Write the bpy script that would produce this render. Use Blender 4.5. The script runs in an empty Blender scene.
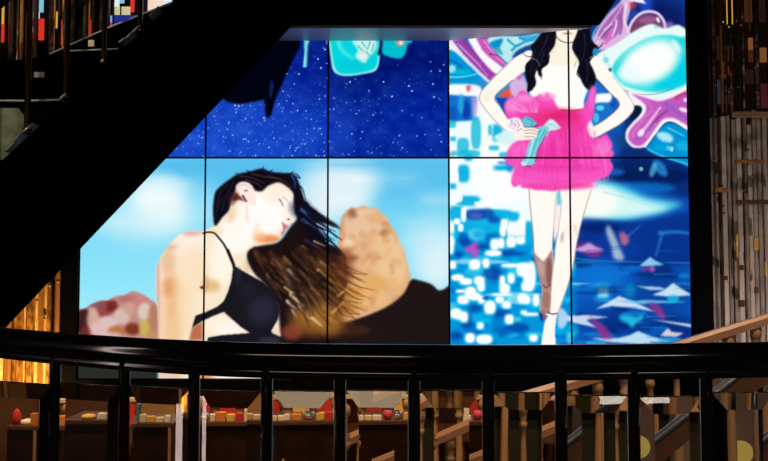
import bpy, bmesh, math, random
import numpy as np
from mathutils import Vector, Matrix
# ------------------------------------------------------------------ camera, world, light, exposure
S = bpy.context.scene
F, PITCH, CZ = 960.0, math.radians(3.5), 1.5
cam = bpy.data.objects.new('camera', bpy.data.cameras.new('camera'))
S.collection.objects.link(cam); S.camera = cam
cam.data.sensor_width = 36; cam.data.lens = F*36/768
cam.location = (0, 0, CZ); cam.rotation_euler = (math.pi/2+PITCH, 0, 0); cam.data.clip_end = 200
w = bpy.data.worlds.new('world'); S.world = w; w.use_nodes = True
w.node_tree.nodes['Background'].inputs[0].default_value = (.012, .010, .010, 1); w.node_tree.nodes['Background'].inputs[1].default_value = .25
S.view_settings.view_transform = 'Standard'; S.view_settings.look = 'None'; S.view_settings.gamma = 1; S.view_settings.exposure = 0; S.view_settings.use_curve_mapping = False
S.cycles.caustics_refractive = False; S.cycles.caustics_reflective = False
def P(px, py, Y):                                   # point at distance Y seen at photo pixel (px, py)
    a, b = (px-384)/F, (230.5-py)/F
    dx, dy, dz = a, math.cos(PITCH)-b*math.sin(PITCH), math.sin(PITCH)+b*math.cos(PITCH)
    return Vector((dx/dy*Y, Y, CZ+dz/dy*Y))
def spot(name, loc, to, power, col, size=80, blend=.8, rad=.06):
    l = bpy.data.lights.new(name, 'SPOT'); l.energy = power; l.color = col; l.spot_size = math.radians(size); l.spot_blend = blend; l.shadow_soft_size = rad
    o = bpy.data.objects.new(name, l); S.collection.objects.link(o); o.location = loc
    o.rotation_euler = (Vector(to)-Vector(loc)).to_track_quat('-Z', 'Y').to_euler(); return o
def area(name, loc, to, power, col, sx, sy):
    l = bpy.data.lights.new(name, 'AREA'); l.energy = power; l.color = col; l.shape = 'RECTANGLE'; l.size = sx; l.size_y = sy
    o = bpy.data.objects.new(name, l); S.collection.objects.link(o); o.location = loc
    o.rotation_euler = (Vector(to)-Vector(loc)).to_track_quat('-Z', 'Y').to_euler(); return o
WARM = (1, .62, .30)
spot('uplight_gold', (-2.25, 6.05, .25), (-2.45, 6.6, 1.6), 190, (1, .60, .22), 80, .9)
spot('uplight_right', (2.75, 5.7, .25), (2.75, 6.6, 1.7), 100, (1, .80, .68), 80, .9)
spot('downlight_counter_left', (-1.6, 4.2, 4.3), (-1.6, 5.4, .7), 620, WARM, 46, .8)
spot('downlight_counter_middle', (.2, 3.8, 4.3), (.2, 5.4, .7), 620, WARM, 46, .8)
spot('downlight_stair_right', (1.6, 2.6, 4.3), (1.5, 4.6, .7), 420, (1, .66, .40), 46, .8)
spot('fill_spot_left_upper', (-2.6, 4.4, 4.9), (-2.2, 6.2, 3.0), 120, (1, .8, .55), 60, .8)  # added spot without a fixture, makes the bronze posts show
area('fill_strip_upper_left', (-4.6, 4.5, 3.2), (-2, 6, 2.8), 14, (1, .78, .5), .2, 1.6)  # unseen strip light added for sheen on the bronze posts
area('reflection_fill_behind_left', (-1.5, -3.0, 3.2), (-1, 3, 1.4), 30, (1, .72, .45), 2.4, .5)  # added unseen panel behind the camera, mirrored in strips and rail
area('post_rim_fill_left', (-3.2, .6, 1.6), (0, 1.7, 1.3), 9, (1, .75, .7), .12, 2.2)  # added unseen strip that draws edge highlights on the railing posts
area('post_rim_fill_right', (3.4, .7, 1.6), (0, 1.7, 1.3), 9, (1, .80, .75), .12, 2.2)  # added counterpart for the highlights on the opposite post edges
area('reflection_fill_behind_right', (2.5, -4.0, 3.6), (1.5, 4, 1.8), 26, (1, .86, .72), 1.6, .35)  # unseen area light added behind the camera for glossy reflections

# ------------------------------------------------------------------ materials
def mat(name, col, rough=.5, metal=0., spec=.5, noise=None, bump=0, bscale=20, coat=0):
    m = bpy.data.materials.new(name); m.use_nodes = True; nt = m.node_tree; b = nt.nodes['Principled BSDF']
    b.inputs['Base Color'].default_value = (*col, 1); b.inputs['Roughness'].default_value = rough; b.inputs['Metallic'].default_value = metal
    b.inputs['Specular IOR Level'].default_value = spec; b.inputs['Coat Weight'].default_value = coat
    tc = nt.nodes.new('ShaderNodeTexCoord')
    if noise:
        col2, sc, st = noise
        mp = nt.nodes.new('ShaderNodeMapping'); mp.inputs['Scale'].default_value = st; nt.links.new(tc.outputs['Object'], mp.inputs['Vector'])
        n = nt.nodes.new('ShaderNodeTexNoise'); n.inputs['Scale'].default_value = sc; n.inputs['Detail'].default_value = 4; nt.links.new(mp.outputs[0], n.inputs['Vector'])
        r = nt.nodes.new('ShaderNodeValToRGB'); r.color_ramp.elements[0].position = .38; r.color_ramp.elements[1].position = .62
        r.color_ramp.elements[0].color = (*col, 1); r.color_ramp.elements[1].color = (*col2, 1)
        nt.links.new(n.outputs['Fac'], r.inputs['Fac']); nt.links.new(r.outputs['Color'], b.inputs['Base Color'])
    if bump:
        n2 = nt.nodes.new('ShaderNodeTexNoise'); n2.inputs['Scale'].default_value = bscale; nt.links.new(tc.outputs['Object'], n2.inputs['Vector'])
        bp = nt.nodes.new('ShaderNodeBump'); bp.inputs['Strength'].default_value = bump; bp.inputs['Distance'].default_value = .02
        nt.links.new(n2.outputs['Fac'], bp.inputs['Height']); nt.links.new(bp.outputs['Normal'], b.inputs['Normal'])
    return m
M = dict(
 rail=mat('black_gloss_paint', (.004, .005, .006), .10, 0, .5),
 post=mat('black_steel', (.006, .006, .006), .14, 0, .7),
 stair=mat('dark_cladding', (.0006, .0006, .0008), .8, 0, .0),
 soffit=mat('satin_soffit', (.62, .63, .64), .42, .15, .5),
 frame=mat('black_frame', (.001, .001, .0015), .6, 0, .05),
 bronze=mat('dark_bronze', (.16, .10, .05), .2, 1.),
 goldstrip=mat('gold_mirror_strip', (.66, .34, .07), .34, .55, .5, noise=((.22, .09, .02), 7, (5, 5, 2)), bump=.5, bscale=14),  # noise patches in the strip colours stand in for reflections
 goldlight=mat('pale_gold_strip', (.95, .72, .30), .3, .3, .5, noise=((.8, .45, .12), 6, (3, 3, 1)), bump=.5, bscale=20),
 silver=mat('silver_mirror_strip', (.40, .35, .32), .4, .2, .5, noise=((.20, .17, .16), 6, (3, 3, .9)), bump=.5, bscale=12),
 palesilver=mat('pale_silver_strip', (.60, .53, .48), .4, .15, .5, noise=((.45, .38, .33), 4, (3, 3, .8)), bump=.4, bscale=12),
 darkmirror=mat('dark_mirror_strip', (.10, .06, .04), .25, .5, .5, noise=((.02, .014, .014), 5, (4, 4, .7)), bump=.6, bscale=9),  # dark tone and patches painted for what the mirror reflects
 amber=mat('amber_strip', (.50, .24, .08), .3, .5, .5, bump=.4, bscale=12),
 crystal=mat('crystal_stud', (.9, .9, .88), .08, .9, .5),
 wood=mat('pale_varnished_wood', (.40, .24, .13), .42, 0, .4, noise=((.32, .18, .09), 7, (1, 1, .25))),
 woodrail=mat('handrail_wood', (.36, .20, .12), .32, 0, .5, noise=((.27, .14, .08), 6, (.3, 1, 1))),
 dark=mat('dark_counter', (.014, .005, .003), .3, 0, .3, noise=((.026, .009, .005), 8, (1, 1, 1))),
 creamwood=mat('cream_painted_wood', (.62, .46, .32), .45, 0, .4),
 gap=mat('dark_green_recess', (.012, .013, .007), .6, 0, .2),
 tan=mat('tan_board', (.42, .24, .09), .55, 0, .3, noise=((.34, .19, .07), 4, (1, 1, 1))),
 brown=mat('brown_board', (.11, .05, .022), .5, 0, .3, noise=((.07, .03, .014), 4, (1, 1, 1))),
 taupe=mat('taupe_stone', (.18, .13, .11), .5, 0, .3, noise=((.14, .10, .085), 3, (1, 1, 1))),
 floor=mat('dark_polished_floor', (.035, .025, .02), .3, 0, .4, noise=((.05, .035, .028), 2, (1, 1, 1))),
 wall=mat('dark_wall', (.012, .010, .010), .7, 0, .2, noise=((.018, .014, .013), 3, (1, 1, 1))),
 ceil=mat('dark_ceiling', (.01, .01, .01), .8),
 tread=mat('grey_tread_edge', (.45, .47, .48), .35, .2), steel=mat('sheen_tinted_steel', (.30, .33, .40), .25, .8),
 red=mat('red_fabric', (.55, .03, .03), .7), pink=mat('rose_fabric', (.60, .06, .10), .7), yellow=mat('yellow_card', (.75, .50, .10), .6), cream=mat('cream_card', (.80, .68, .48), .6),
 white=mat('white_card', (.85, .80, .72), .5), blue=mat('blue_fabric', (.05, .08, .35), .7), orange=mat('orange_card', (.7, .25, .05), .6), green=mat('green_card', (.12, .2, .08), .6), teal=mat('teal_card', (.08, .25, .26), .5),
 frost=mat('frosted_green_glass', (.20, .27, .18), .5, 0, .5, noise=((.10, .15, .09), 12, (1, 1, 1))))
def glassmat(name, tint, rough=0.0, ior=1.45):
    m = bpy.data.materials.new(name); m.use_nodes = True; b = m.node_tree.nodes['Principled BSDF']
    b.inputs['Base Color'].default_value = (*tint, 1); b.inputs['Transmission Weight'].default_value = 1; b.inputs['Roughness'].default_value = rough; b.inputs['IOR'].default_value = ior
    return m
M['glass'] = glassmat('bevelled_glass', (.97, .98, .97))
def emis(name, attr=None, col=(1, 1, 1), st=1.):
    m = bpy.data.materials.new(name); m.use_nodes = True; nt = m.node_tree; nt.nodes.clear()
    o = nt.nodes.new('ShaderNodeOutputMaterial'); e = nt.nodes.new('ShaderNodeEmission'); e.inputs['Strength'].default_value = st; e.inputs['Color'].default_value = (*col, 1)
    if attr:
        a = nt.nodes.new('ShaderNodeAttribute'); a.attribute_name = attr; nt.links.new(a.outputs['Color'], e.inputs['Color'])
    nt.links.new(e.outputs[0], o.inputs['Surface']); return m
M['screen'] = emis('display_picture', 'picture')

# ------------------------------------------------------------------ builders
def obj(name, bm, m, parent=None, smooth=False):
    me = bpy.data.meshes.new(name); bmesh.ops.recalc_face_normals(bm, faces=bm.faces); bm.to_mesh(me); bm.free(); me.materials.append(m)
    if smooth: me.shade_smooth() if hasattr(me, 'shade_smooth') else None
    o = bpy.data.objects.new(name, me); S.collection.objects.link(o)
    if parent is not None: o.parent = parent; o.matrix_parent_inverse = Matrix.Translation(-parent.location)
    return o
def tag(o, label=None, cat=None, group=None, kind=None):
    if label: o['label'] = label
    if cat: o['category'] = cat
    if group: o['group'] = group
    if kind: o['kind'] = kind
    return o
def thing(name, loc, label, cat, group=None):
    o = bpy.data.objects.new(name, None); o.empty_display_size = .1; S.collection.objects.link(o); o.location = loc
    return tag(o, label, cat, group)
def box(bm, a, b, bev=0):
    a, b = Vector(a), Vector(b); lo = Vector([min(a[i], b[i]) for i in range(3)]); hi = Vector([max(a[i], b[i]) for i in range(3)])
    vs = [bm.verts.new((x, y, z)) for x in (lo.x, hi.x) for y in (lo.y, hi.y) for z in (lo.z, hi.z)]
    fs = [bm.faces.new([vs[i] for i in f]) for f in ((0, 1, 3, 2), (4, 6, 7, 5), (0, 4, 5, 1), (2, 3, 7, 6), (0, 2, 6, 4), (1, 5, 7, 3))]
    if bev:
        es = {e for f in fs for e in f.edges}; bmesh.ops.bevel(bm, geom=list(es), offset=bev, segments=2, affect='EDGES')
    return bm
def BX(a, b, bev=0): return box(bmesh.new(), a, b, bev)
def prism_xz(pts, y0, y1, bev=0):                     # outline in x,z given depth
    bm = bmesh.new(); A_ = [bm.verts.new((x, y0, z)) for x, z in pts]; B_ = [bm.verts.new((x, y1, z)) for x, z in pts]; n = len(pts)
    bm.faces.new(A_); bm.faces.new(B_[::-1])
    for i in range(n): bm.faces.new((A_[i], B_[i], B_[(i+1) % n], A_[(i+1) % n]))
    if bev: bmesh.ops.bevel(bm, geom=list(bm.edges), offset=bev, segments=2, affect='EDGES')
    return bm
def prism_xy(pts, z0, z1):
    bm = bmesh.new(); A_ = [bm.verts.new((x, y, z0)) for x, y in pts]; B_ = [bm.verts.new((x, y, z1)) for x, y in pts]; n = len(pts)
    bm.faces.new(A_); bm.faces.new(B_[::-1])
    for i in range(n): bm.faces.new((A_[i], B_[i], B_[(i+1) % n], A_[(i+1) % n]))
    return bm
def tube(pts, r, seg=16, bm=None, cap=True):
    bm = bm or bmesh.new(); rings = []; pts = [Vector(p) for p in pts]
    for i, p in enumerate(pts):
        t = (pts[min(i+1, len(pts)-1)]-pts[max(i-1, 0)]).normalized(); up = Vector((0, 0, 1)) if abs(t.z) < .9 else Vector((0, 1, 0))
        u = t.cross(up).normalized(); v = t.cross(u).normalized(); rr = r[i] if isinstance(r, (list, tuple)) else r
        rings.append([bm.verts.new(p+(u*math.cos(a)+v*math.sin(a))*rr) for a in [2*math.pi*k/seg for k in range(seg)]])
    for A_, B_ in zip(rings, rings[1:]):
        for k in range(seg): f = bm.faces.new((A_[k], A_[(k+1) % seg], B_[(k+1) % seg], B_[k])); f.smooth = True
    if cap: bm.faces.new(rings[0]); bm.faces.new(rings[-1][::-1])
    return bm
def lathe(x, y, prof, seg=14):                        # prof: (z, radius)
    return tube([(x, y, z) for z, r in prof], [r for z, r in prof], seg)
# ---------------------------------------------------------------- pictures shown by the video wall
ART_X0, ART_Y0, ART_W, ART_H, ART_S = 60.0, -90.0, 650, 480, 2
def catmull(pts, closed=True, n=5):
    P = np.array(pts, float); m = len(P); out = []
    rng_ = range(m if closed else m - 1)
    for i in rng_:
        if closed: a, b, c, d = P[(i-1) % m], P[i], P[(i+1) % m], P[(i+2) % m]
        else: a, b, c, d = P[max(i-1, 0)], P[i], P[i+1], P[min(i+2, m-1)]
        for k in range(n):
            t = k / n
            out.append(0.5*((2*b)+(-a+c)*t+(2*a-5*b+4*c-d)*t*t+(-a+3*b-3*c+d)*t**3))
    if not closed: out.append(P[-1])
    return np.array(out)
def gblur(a, s):
    if s < 0.25: return a
    r = int(math.ceil(s*2.6)); k = np.exp(-0.5*(np.arange(-r, r+1)/s)**2); k /= k.sum()
    p = np.pad(a, r, mode='edge')
    q = sum(k[i]*p[:, i:i+a.shape[1]] for i in range(2*r+1))
    return sum(k[i]*q[i:i+a.shape[0], :] for i in range(2*r+1))
class Art:
    def __init__(s, col, seed=1):
        s.H, s.W = ART_H*ART_S, ART_W*ART_S
        s.a = np.empty((s.H, s.W, 3)); s.a[:] = np.array(col)/255.
        s.r = np.random.RandomState(seed); s.clip = None
    def box(s, x0, y0, x1, y1):
        f = ART_S
        i0 = max(0, int((x0-ART_X0)*f)); i1 = min(s.W, int((x1-ART_X0)*f)+2)
        j0 = max(0, int((y0-ART_Y0)*f)); j1 = min(s.H, int((y1-ART_Y0)*f)+2)
        if i1 <= i0 or j1 <= j0: return None
        X = (np.arange(i0, i1)+.5)/f+ART_X0; Y = (np.arange(j0, j1)+.5)/f+ART_Y0
        return i0, i1, j0, j1, X[None, :], Y[:, None]
    def put(s, b, m, col):
        i0, i1, j0, j1 = b[:4]
        v = s.a[j0:j1, i0:i1]
        if s.clip is not None: m = m*s.clip[j0:j1, i0:i1]
        m = m[..., None]
        v += (np.array(col)/255. - v)*m
    def poly(s, pts, col, al=1., soft=.5, smooth=True, tex=None):
        P = catmull(pts) if smooth else np.array(pts, float)
        e = soft*3+1
        b = s.box(P[:, 0].min()-e, P[:, 1].min()-e, P[:, 0].max()+e, P[:, 1].max()+e)
        if b is None: return
        X, Y = b[4], b[5]
        m = np.zeros((Y.shape[0], X.shape[1]), bool)
        Q = np.roll(P, -1, 0)
        for (x1, y1), (x2, y2) in zip(P, Q):
            if y1 == y2: continue
            rows = ((y1 <= Y) != (y2 <= Y))[:, 0]
            if not rows.any(): continue
            xi = x1+(Y[rows]-y1)/(y2-y1)*(x2-x1)
            m[rows] ^= X < xi
        m = gblur(m.astype(float), soft*ART_S)*al
        s.put(b, m, col)
        if tex is not None:                         # keep what follows inside this shape
            s.clip = np.zeros((s.H, s.W)); s.clip[b[2]:b[3], b[0]:b[1]] = m
    def ell(s, x, y, rx, ry, col, al=1., soft=2., ang=0, sq=2.):
        R = max(rx, ry)+soft*2+1
        b = s.box(x-R, y-R, x+R, y+R)
        if b is None: return
        soft = min(soft, 2.0*min(rx, ry)+.3)
        c, n = math.cos(ang), math.sin(ang)
        dx, dy = b[4]-x, b[5]-y
        u = np.abs(dx*c+dy*n)/rx; v = np.abs(-dx*n+dy*c)/ry
        d = (u**sq+v**sq)**(1/sq)
        g = np.sqrt((u/rx)**2+(v/ry)**2)/np.maximum(d, 1e-3)
        m = np.clip(.5-(d-1)/np.maximum(g, 1e-3)/(2*soft), 0, 1); m = m*m*(3-2*m)*al
        s.put(b, m, col)
    def line(s, pts, col, w=1., w2=None, al=1., soft=.4, smooth=True):
        P = catmull(pts, False) if smooth and len(pts) > 2 else np.array(pts, float)
        w2 = w if w2 is None else w2
        R = max(w, w2)/2+soft*2+1
        b = s.box(P[:, 0].min()-R, P[:, 1].min()-R, P[:, 0].max()+R, P[:, 1].max()+R)
        if b is None: return
        X, Y = b[4], b[5]; best = np.full((Y.shape[0], X.shape[1]), -9.)
        n = len(P)-1
        for k in range(n):
            (x1, y1), (x2, y2) = P[k], P[k+1]
            L = (x2-x1)**2+(y2-y1)**2+1e-9
            t = np.clip(((X-x1)*(x2-x1)+(Y-y1)*(y2-y1))/L, 0, 1)
            d = np.hypot(X-x1-t*(x2-x1), Y-y1-t*(y2-y1))
            ww = (w+(w2-w)*(k+t)/n)/2
            best = np.maximum(best, ww-d)
        m = np.clip(best/(2*soft)+.5, 0, 1)*al
        s.put(b, m, col)
    def soften(s, x0, y0, x1, y1, sg):
        i0, i1, j0, j1 = s.box(x0, y0, x1, y1)[:4]; v = s.a[j0:j1, i0:i1]
        b = np.stack([gblur(v[..., k], sg*ART_S) for k in range(3)], -1)
        fx = np.clip(np.minimum(np.arange(i1-i0), np.arange(i1-i0)[::-1])/12, 0, 1); fy = np.clip(np.minimum(np.arange(j1-j0), np.arange(j1-j0)[::-1])/12, 0, 1)
        v += (b-v)*(fy[:, None]*fx[None])[..., None]
    def noise(s, x0, y0, x1, y1, sx, sy, amp, seed, oct_=2, mask=None):
        b = s.box(x0, y0, x1, y1); i0, i1, j0, j1, X, Y = b
        v = 0
        for o in range(oct_):
            v = v+vnoise(X*2**o/sx+seed*7.3, Y*2**o/sy+seed*3.1)/2**o
        s.a[j0:j1, i0:i1] += (v*amp)[..., None]*np.ones(3)
def vnoise(x, y):
    x, y = np.broadcast_arrays(x, y)
    xi = np.floor(x).astype(np.int64); yi = np.floor(y).astype(np.int64); fx = x-xi; fy = y-yi
    fx = fx*fx*(3-2*fx); fy = fy*fy*(3-2*fy)
    def h(a, b):
        n = (a*374761393+b*668265263) & 0x7fffffff
        n = ((n ^ (n >> 13))*1274126177) & 0x7fffffff
        return (n & 0xffff)/32767.5-1
    return (h(xi, yi)*(1-fx)+h(xi+1, yi)*fx)*(1-fy)+(h(xi, yi+1)*(1-fx)+h(xi+1, yi+1)*fx)*fy

def art_beach():
    A = Art((120, 210, 245), 3)
    for y, c in ((150, (88, 192, 238)), (200, (120, 215, 246)), (240, (138, 226, 250)), (290, (158, 234, 250))):
        A.poly([(50, y), (720, y), (720, 400), (50, 400)], c, 1, 14, False)
    # clouds
    for x, y, rx, ry, c, al in ((150, 215, 60, 30, (190, 238, 250), .6), (335, 190, 40, 34, (214, 240, 250), .7), (436, 255, 26, 34, (214, 242, 250), .7), (158, 206, 30, 26, (232, 249, 252), .6), (158, 196, 22, 17, (244, 252, 253), .95), (165, 215, 20, 12, (235, 250, 252), .7), (130, 222, 24, 9, (215, 242, 250), .7),
        (172, 185, 20, 6, (215, 243, 252), .6), (205, 205, 16, 22, (170, 232, 250), .5), (352, 178, 26, 14, (238, 247, 250), .9), (330, 190, 22, 20, (222, 242, 250), .8),
        (345, 200, 20, 10, (240, 248, 250), .8), (318, 212, 14, 16, (228, 240, 250), .8), (425, 222, 25, 6, (165, 228, 244), .6), (438, 262, 14, 22, (226, 244, 250), .9), (420, 240, 18, 10, (195, 234, 246), .7),
        (395, 178, 22, 6, (150, 218, 240), .6), (440, 200, 18, 6, (190, 232, 244), .6), (385, 165, 60, 5, (90, 190, 232), .6), (225, 165, 60, 5, (82, 186, 236), .6)):
        A.ell(x, y, rx, ry, c, al, 16)
    # distant rocks on the left
    R = [(74, 313), (84, 309), (92, 304), (100, 301), (108, 300), (116, 296), (124, 295), (133, 291), (142, 294), (150, 299), (158, 306), (170, 330), (170, 352), (74, 352)]
    A.poly(R, (196, 142, 134), 1, .8, tex=1)
    for x, y, rx, ry, c, al in ((84, 322, 8, 14, (60, 24, 26), .95), (104, 309, 8, 9, (150, 60, 58), .9), (112, 306, 6, 6, (110, 34, 30), .9), (98, 305, 9, 4, (140, 80, 90), .8), (128, 299, 10, 4, (176, 110, 100), .8), (140, 301, 9, 5, (205, 130, 130), .8),
        (93, 320, 6, 12, (214, 176, 160), .9), (108, 322, 10, 6, (222, 198, 196), .9), (122, 316, 8, 8, (214, 190, 180), .95), (129, 308, 6, 6, (206, 160, 140), .9), (145, 312, 7, 9, (222, 206, 190), .9), (101, 330, 12, 7, (225, 190, 188), .9),
        (86, 333, 5, 7, (130, 50, 40), .7), (117, 331, 9, 5, (190, 110, 70), .9), (133, 329, 8, 6, (120, 50, 28), .95), (146, 328, 7, 9, (206, 180, 90), .9), (153, 318, 5, 14, (178, 120, 96), .8), (112, 336, 9, 4, (216, 190, 190), .8), (152, 334, 6, 4, (200, 140, 90), .8)):
        A.ell(x, y, rx, ry, c, al, 3)
    A.clip = None
    A.poly([(50, 350), (158, 350), (158, 400), (50, 400)], (42, 42, 38), 1, 1.2, False)
    # big sunlit rock, dark slope
    r0 = np.random.RandomState(8)
    K = [(333, 262), (338, 244), (340, 228), (342, 217), (347, 211), (351, 207.5), (357, 208), (363, 205.5), (371, 208), (377, 208.5), (382, 214), (387, 217), (390, 225), (396, 232), (399, 242), (403, 248), (407, 262), (411, 281), (408, 295), (395, 310), (360, 330), (318, 345), (318, 300)]
    A.poly(K, (228, 178, 132), 1, .9, tex=1)
    inK = lambda x, y, rx, ry, c, al, s=4: A.ell(x, y, rx, ry, c, al, s)
    for q in ((356, 226, 13, 14, (236, 196, 164), .8), (385, 255, 14, 24, (238, 196, 144), .9), (350, 214, 7, 5, (205, 150, 120), .7), (353, 213, 4, 4, (150, 88, 64), .9), (384, 232, 4, 4, (166, 96, 66), .85), (375, 228, 8, 4, (240, 206, 170), .7),
        (347, 243, 6, 4, (246, 222, 190), .9), (352, 258, 6, 3, (150, 86, 60), .8), (340, 255, 6, 7, (190, 110, 80), .8), (365, 285, 22, 12, (232, 172, 96), .8), (345, 300, 18, 14, (212, 142, 62), .8), (335, 310, 14, 12, (186, 110, 46), .8),
        (372, 300, 18, 6, (240, 190, 122), .7), (395, 275, 8, 14, (240, 190, 130), .6), (365, 212, 10, 3, (245, 210, 180), .6), (340, 235, 4, 10, (200, 130, 100), .6)):
        inK(*q)
    for k in range(70):
        x, y = r0.uniform(338, 408), r0.uniform(210, 318); A.ell(x, y, r0.uniform(2, 6), r0.uniform(1.5, 4), [(206, 150, 104), (244, 206, 168), (190, 122, 78), (232, 180, 128)][r0.randint(4)], .35, 2.2, r0.uniform(-.8, .8))
    A.ell(340, 222, 4, 8, (196, 150, 130), .6, 3); A.ell(400, 262, 7, 20, (246, 206, 156), .6, 4)
    A.clip = None
    HL = [(411, 280), (418, 280), (431, 284), (438, 290), (444, 289), (452, 285), (470, 290), (470, 400), (296, 400), (300, 345), (325, 327), (345, 322), (360, 318), (378, 311), (393, 303), (404, 293)]
    A.poly(HL, (32, 21, 20), 1, .9)
    A.ell(345, 330, 24, 6, (70, 40, 22), .7, 4); A.ell(420, 320, 30, 24, (28, 20, 22), .8, 10)
    # the woman's skin
    SK = [(160, 400), (159, 345), (158, 312), (155.5, 288), (156, 270), (159, 260), (165, 250), (172, 241), (180, 234), (190, 230.5), (199, 231.5), (205, 231), (212, 227), (219, 221), (228, 211), (232, 198), (238, 182), (262, 184), (280, 178), (292, 188), (294.5, 199), (294, 208), (293, 214), (295.8, 219), (295, 222.5), (290.5, 223.8), (289.5, 227), (286.5, 229), (285.5, 232.5), (282.5, 235.5), (280, 240), (275, 243), (262, 246), (248, 251), (247.5, 262), (254, 273), (263, 282), (280, 310), (284, 335), (295, 400)]
    A.poly(SK, (252, 232, 204), 1, .7, False, tex=1)
    for x, y, rx, ry, c, al, s in ((172, 295, 10, 22, (238, 184, 132), .8, 9), (168, 287, 5, 9, (222, 146, 90), .6, 5), (168, 262, 8, 12, (232, 180, 140), .7, 6), (172, 325, 12, 22, (240, 190, 136), .75, 7), (163, 320, 3, 22, (246, 208, 180), .8, 3), (158, 300, 2.2, 45, (214, 170, 160), .75, 2),
        (166, 247, 12, 3, (205, 150, 140), .5, 4), (192, 244, 13, 11, (255, 240, 236), .9, 8), (192, 233, 9, 3, (226, 150, 140), .6, 3), (195, 270, 14, 25, (250, 224, 190), .7, 9), (186, 310, 8, 25, (250, 222, 186), .7, 6), (222, 262, 12, 24, (254, 248, 232), .9, 6), (212, 286, 8, 6, (226, 184, 124), .85, 5), (206, 284, 3, 8, (205, 150, 100), .5, 3), (202, 287.5, 2, 1.5, (80, 40, 30), .9, 1), (218, 300, 10, 6, (248, 234, 200), .7, 4),
        (236, 236, 18, 18, (255, 252, 246), .95, 7), (262, 214, 24, 22, (255, 254, 250), 1, 8), (277, 195, 14, 9, (255, 240, 226), .9, 5), (287, 205, 7, 12, (255, 246, 238), .9, 4), (214, 232, 10, 4, (252, 228, 196), .8, 4),
        (268, 239, 12, 4, (238, 140, 84), .9, 3.5), (259, 236, 6, 5, (250, 196, 150), .7, 4), (257, 228, 3, 6, (255, 226, 200), .7, 4), (247, 214, 2, 9, (250, 222, 205), .7, 3), (231, 214, 4, 8, (244, 208, 180), .8, 4), (240, 262, 6, 8, (250, 232, 208), .8, 4), (248, 266, 4, 7, (232, 196, 150), .7, 3), (222, 325, 16, 8, (254, 244, 226), .9, 4), (229, 330, 14, 6, (254, 246, 238), .9, 4)):
        A.ell(x, y, rx, ry, c, al, s)
    # face details: eye, brow, nostril, lips
    A.line([(279.5, 199.5), (281.5, 202), (283, 206)], (120, 100, 100), 1.6, .8, .9, .6)
    A.line([(283, 197), (287, 200), (289.5, 205)], (196, 176, 168), 1.3, .6, .7, .7)
    A.ell(288.6, 219.4, 1.3, .8, (90, 70, 80), .9, .6)
    A.line([(292, 214.5), (295.6, 219), (294, 222.5), (290, 223.8)], (190, 190, 200), .7, .7, .6, .5)
    A.poly([(282.5, 223), (286, 225), (289.4, 226), (288.4, 229), (284.5, 229.5), (286, 231.5), (284.5, 234.8), (281.5, 236), (280.8, 233), (283, 230)], (214, 112, 140), .9, .7)
    A.line([(282, 222.6), (285, 226.5), (284, 230)], (150, 90, 100), .9, .6, .8, .5)
    # lower body strip
    A.ell(168, 374, 14, 20, (236, 200, 180), .8, 6); A.ell(208, 374, 12, 14, (214, 130, 66), .8, 7); A.ell(250, 375, 38, 14, (255, 246, 236), .9, 6); A.ell(192, 372, 5, 14, (250, 230, 210), .8, 3)
    A.poly([(296, 345), (330, 345), (330, 400), (299, 400)], (24, 18, 20), 1, .5, False)
    A.clip = None
    # flying hair
    M1 = [(294, 199), (298, 188), (305, 200), (315, 208), (325, 217), (334, 222.5), (340, 228), (331, 225.5), (321, 222.5), (316, 224), (321, 233), (328, 243), (338, 248), (345, 258), (348, 272), (346, 288), (342, 302), (337, 318), (332, 332), (330, 352), (286, 352), (281, 336), (279, 318), (277, 303), (269, 290), (261, 280), (255, 274), (249, 264), (247, 254), (252, 248), (262, 245.5), (275, 243.5), (281, 240), (285, 235), (289, 229), (293, 224), (297, 219), (295, 212)]
    A.poly(M1, (28, 15, 16), 1, .9)
    for x, y, rx, ry, c, al, s in ((322, 285, 20, 24, (66, 44, 20), .85, 10), (318, 262, 14, 10, (58, 38, 22), .7, 7), (310, 320, 20, 16, (104, 62, 26), .85, 8), (292, 332, 10, 8, (142, 66, 44), .85, 4), (300, 208, 10, 8, (12, 14, 50), .6, 5), (330, 322, 12, 14, (140, 86, 36), .7, 6), (345, 268, 8, 18, (120, 62, 32), .7, 6), (268, 262, 14, 12, (30, 10, 12), .6, 6)):
        A.ell(x, y, rx, ry, c, al, s)
    for a_, b_, c, w in (((297, 206), (307, 214), (70, 110, 190), 4), ((303, 220), (315, 228), (86, 122, 200), 4), ((306, 214), (316, 222), (40, 60, 130), 3), ((310, 205), (322, 214), (190, 224, 244), 2), ((306, 240), (318, 248), (40, 50, 110), 2)):
        A.line([a_, b_], c, w, w*.4, .8, 1.2)
    r = A.r
    for k in range(40):        # dark strands over the sky gaps and past the rock
        u = r.rand(); x, y = 297+u*14, 196+u*10+r.uniform(0, 34)
        L = r.uniform(16, 30); sl = r.uniform(.62, .8)
        A.line([(x, y), (x+L*.5, y+L*.5*sl*1.2), (x+L, y+L*sl)], (12, 12, 30), r.uniform(1, 2.4), .3, .8, .8)
    def strand(x, y, L, a0, a1, c, w, al, sf):
        pts = []; 
        for i in range(7):
            t = i/6; an = a0+(a1-a0)*t; pts.append((x, y)); x += L/6*math.cos(an); y += L/6*math.sin(an)
        A.line(pts, c, w, .4, al, sf)
    A.ell(320, 314, 26, 17, (176, 116, 52), .8, 12); A.ell(304, 300, 14, 12, (96, 60, 34), .6, 8); A.ell(276, 268, 16, 16, (46, 22, 22), .6, 8)
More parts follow.
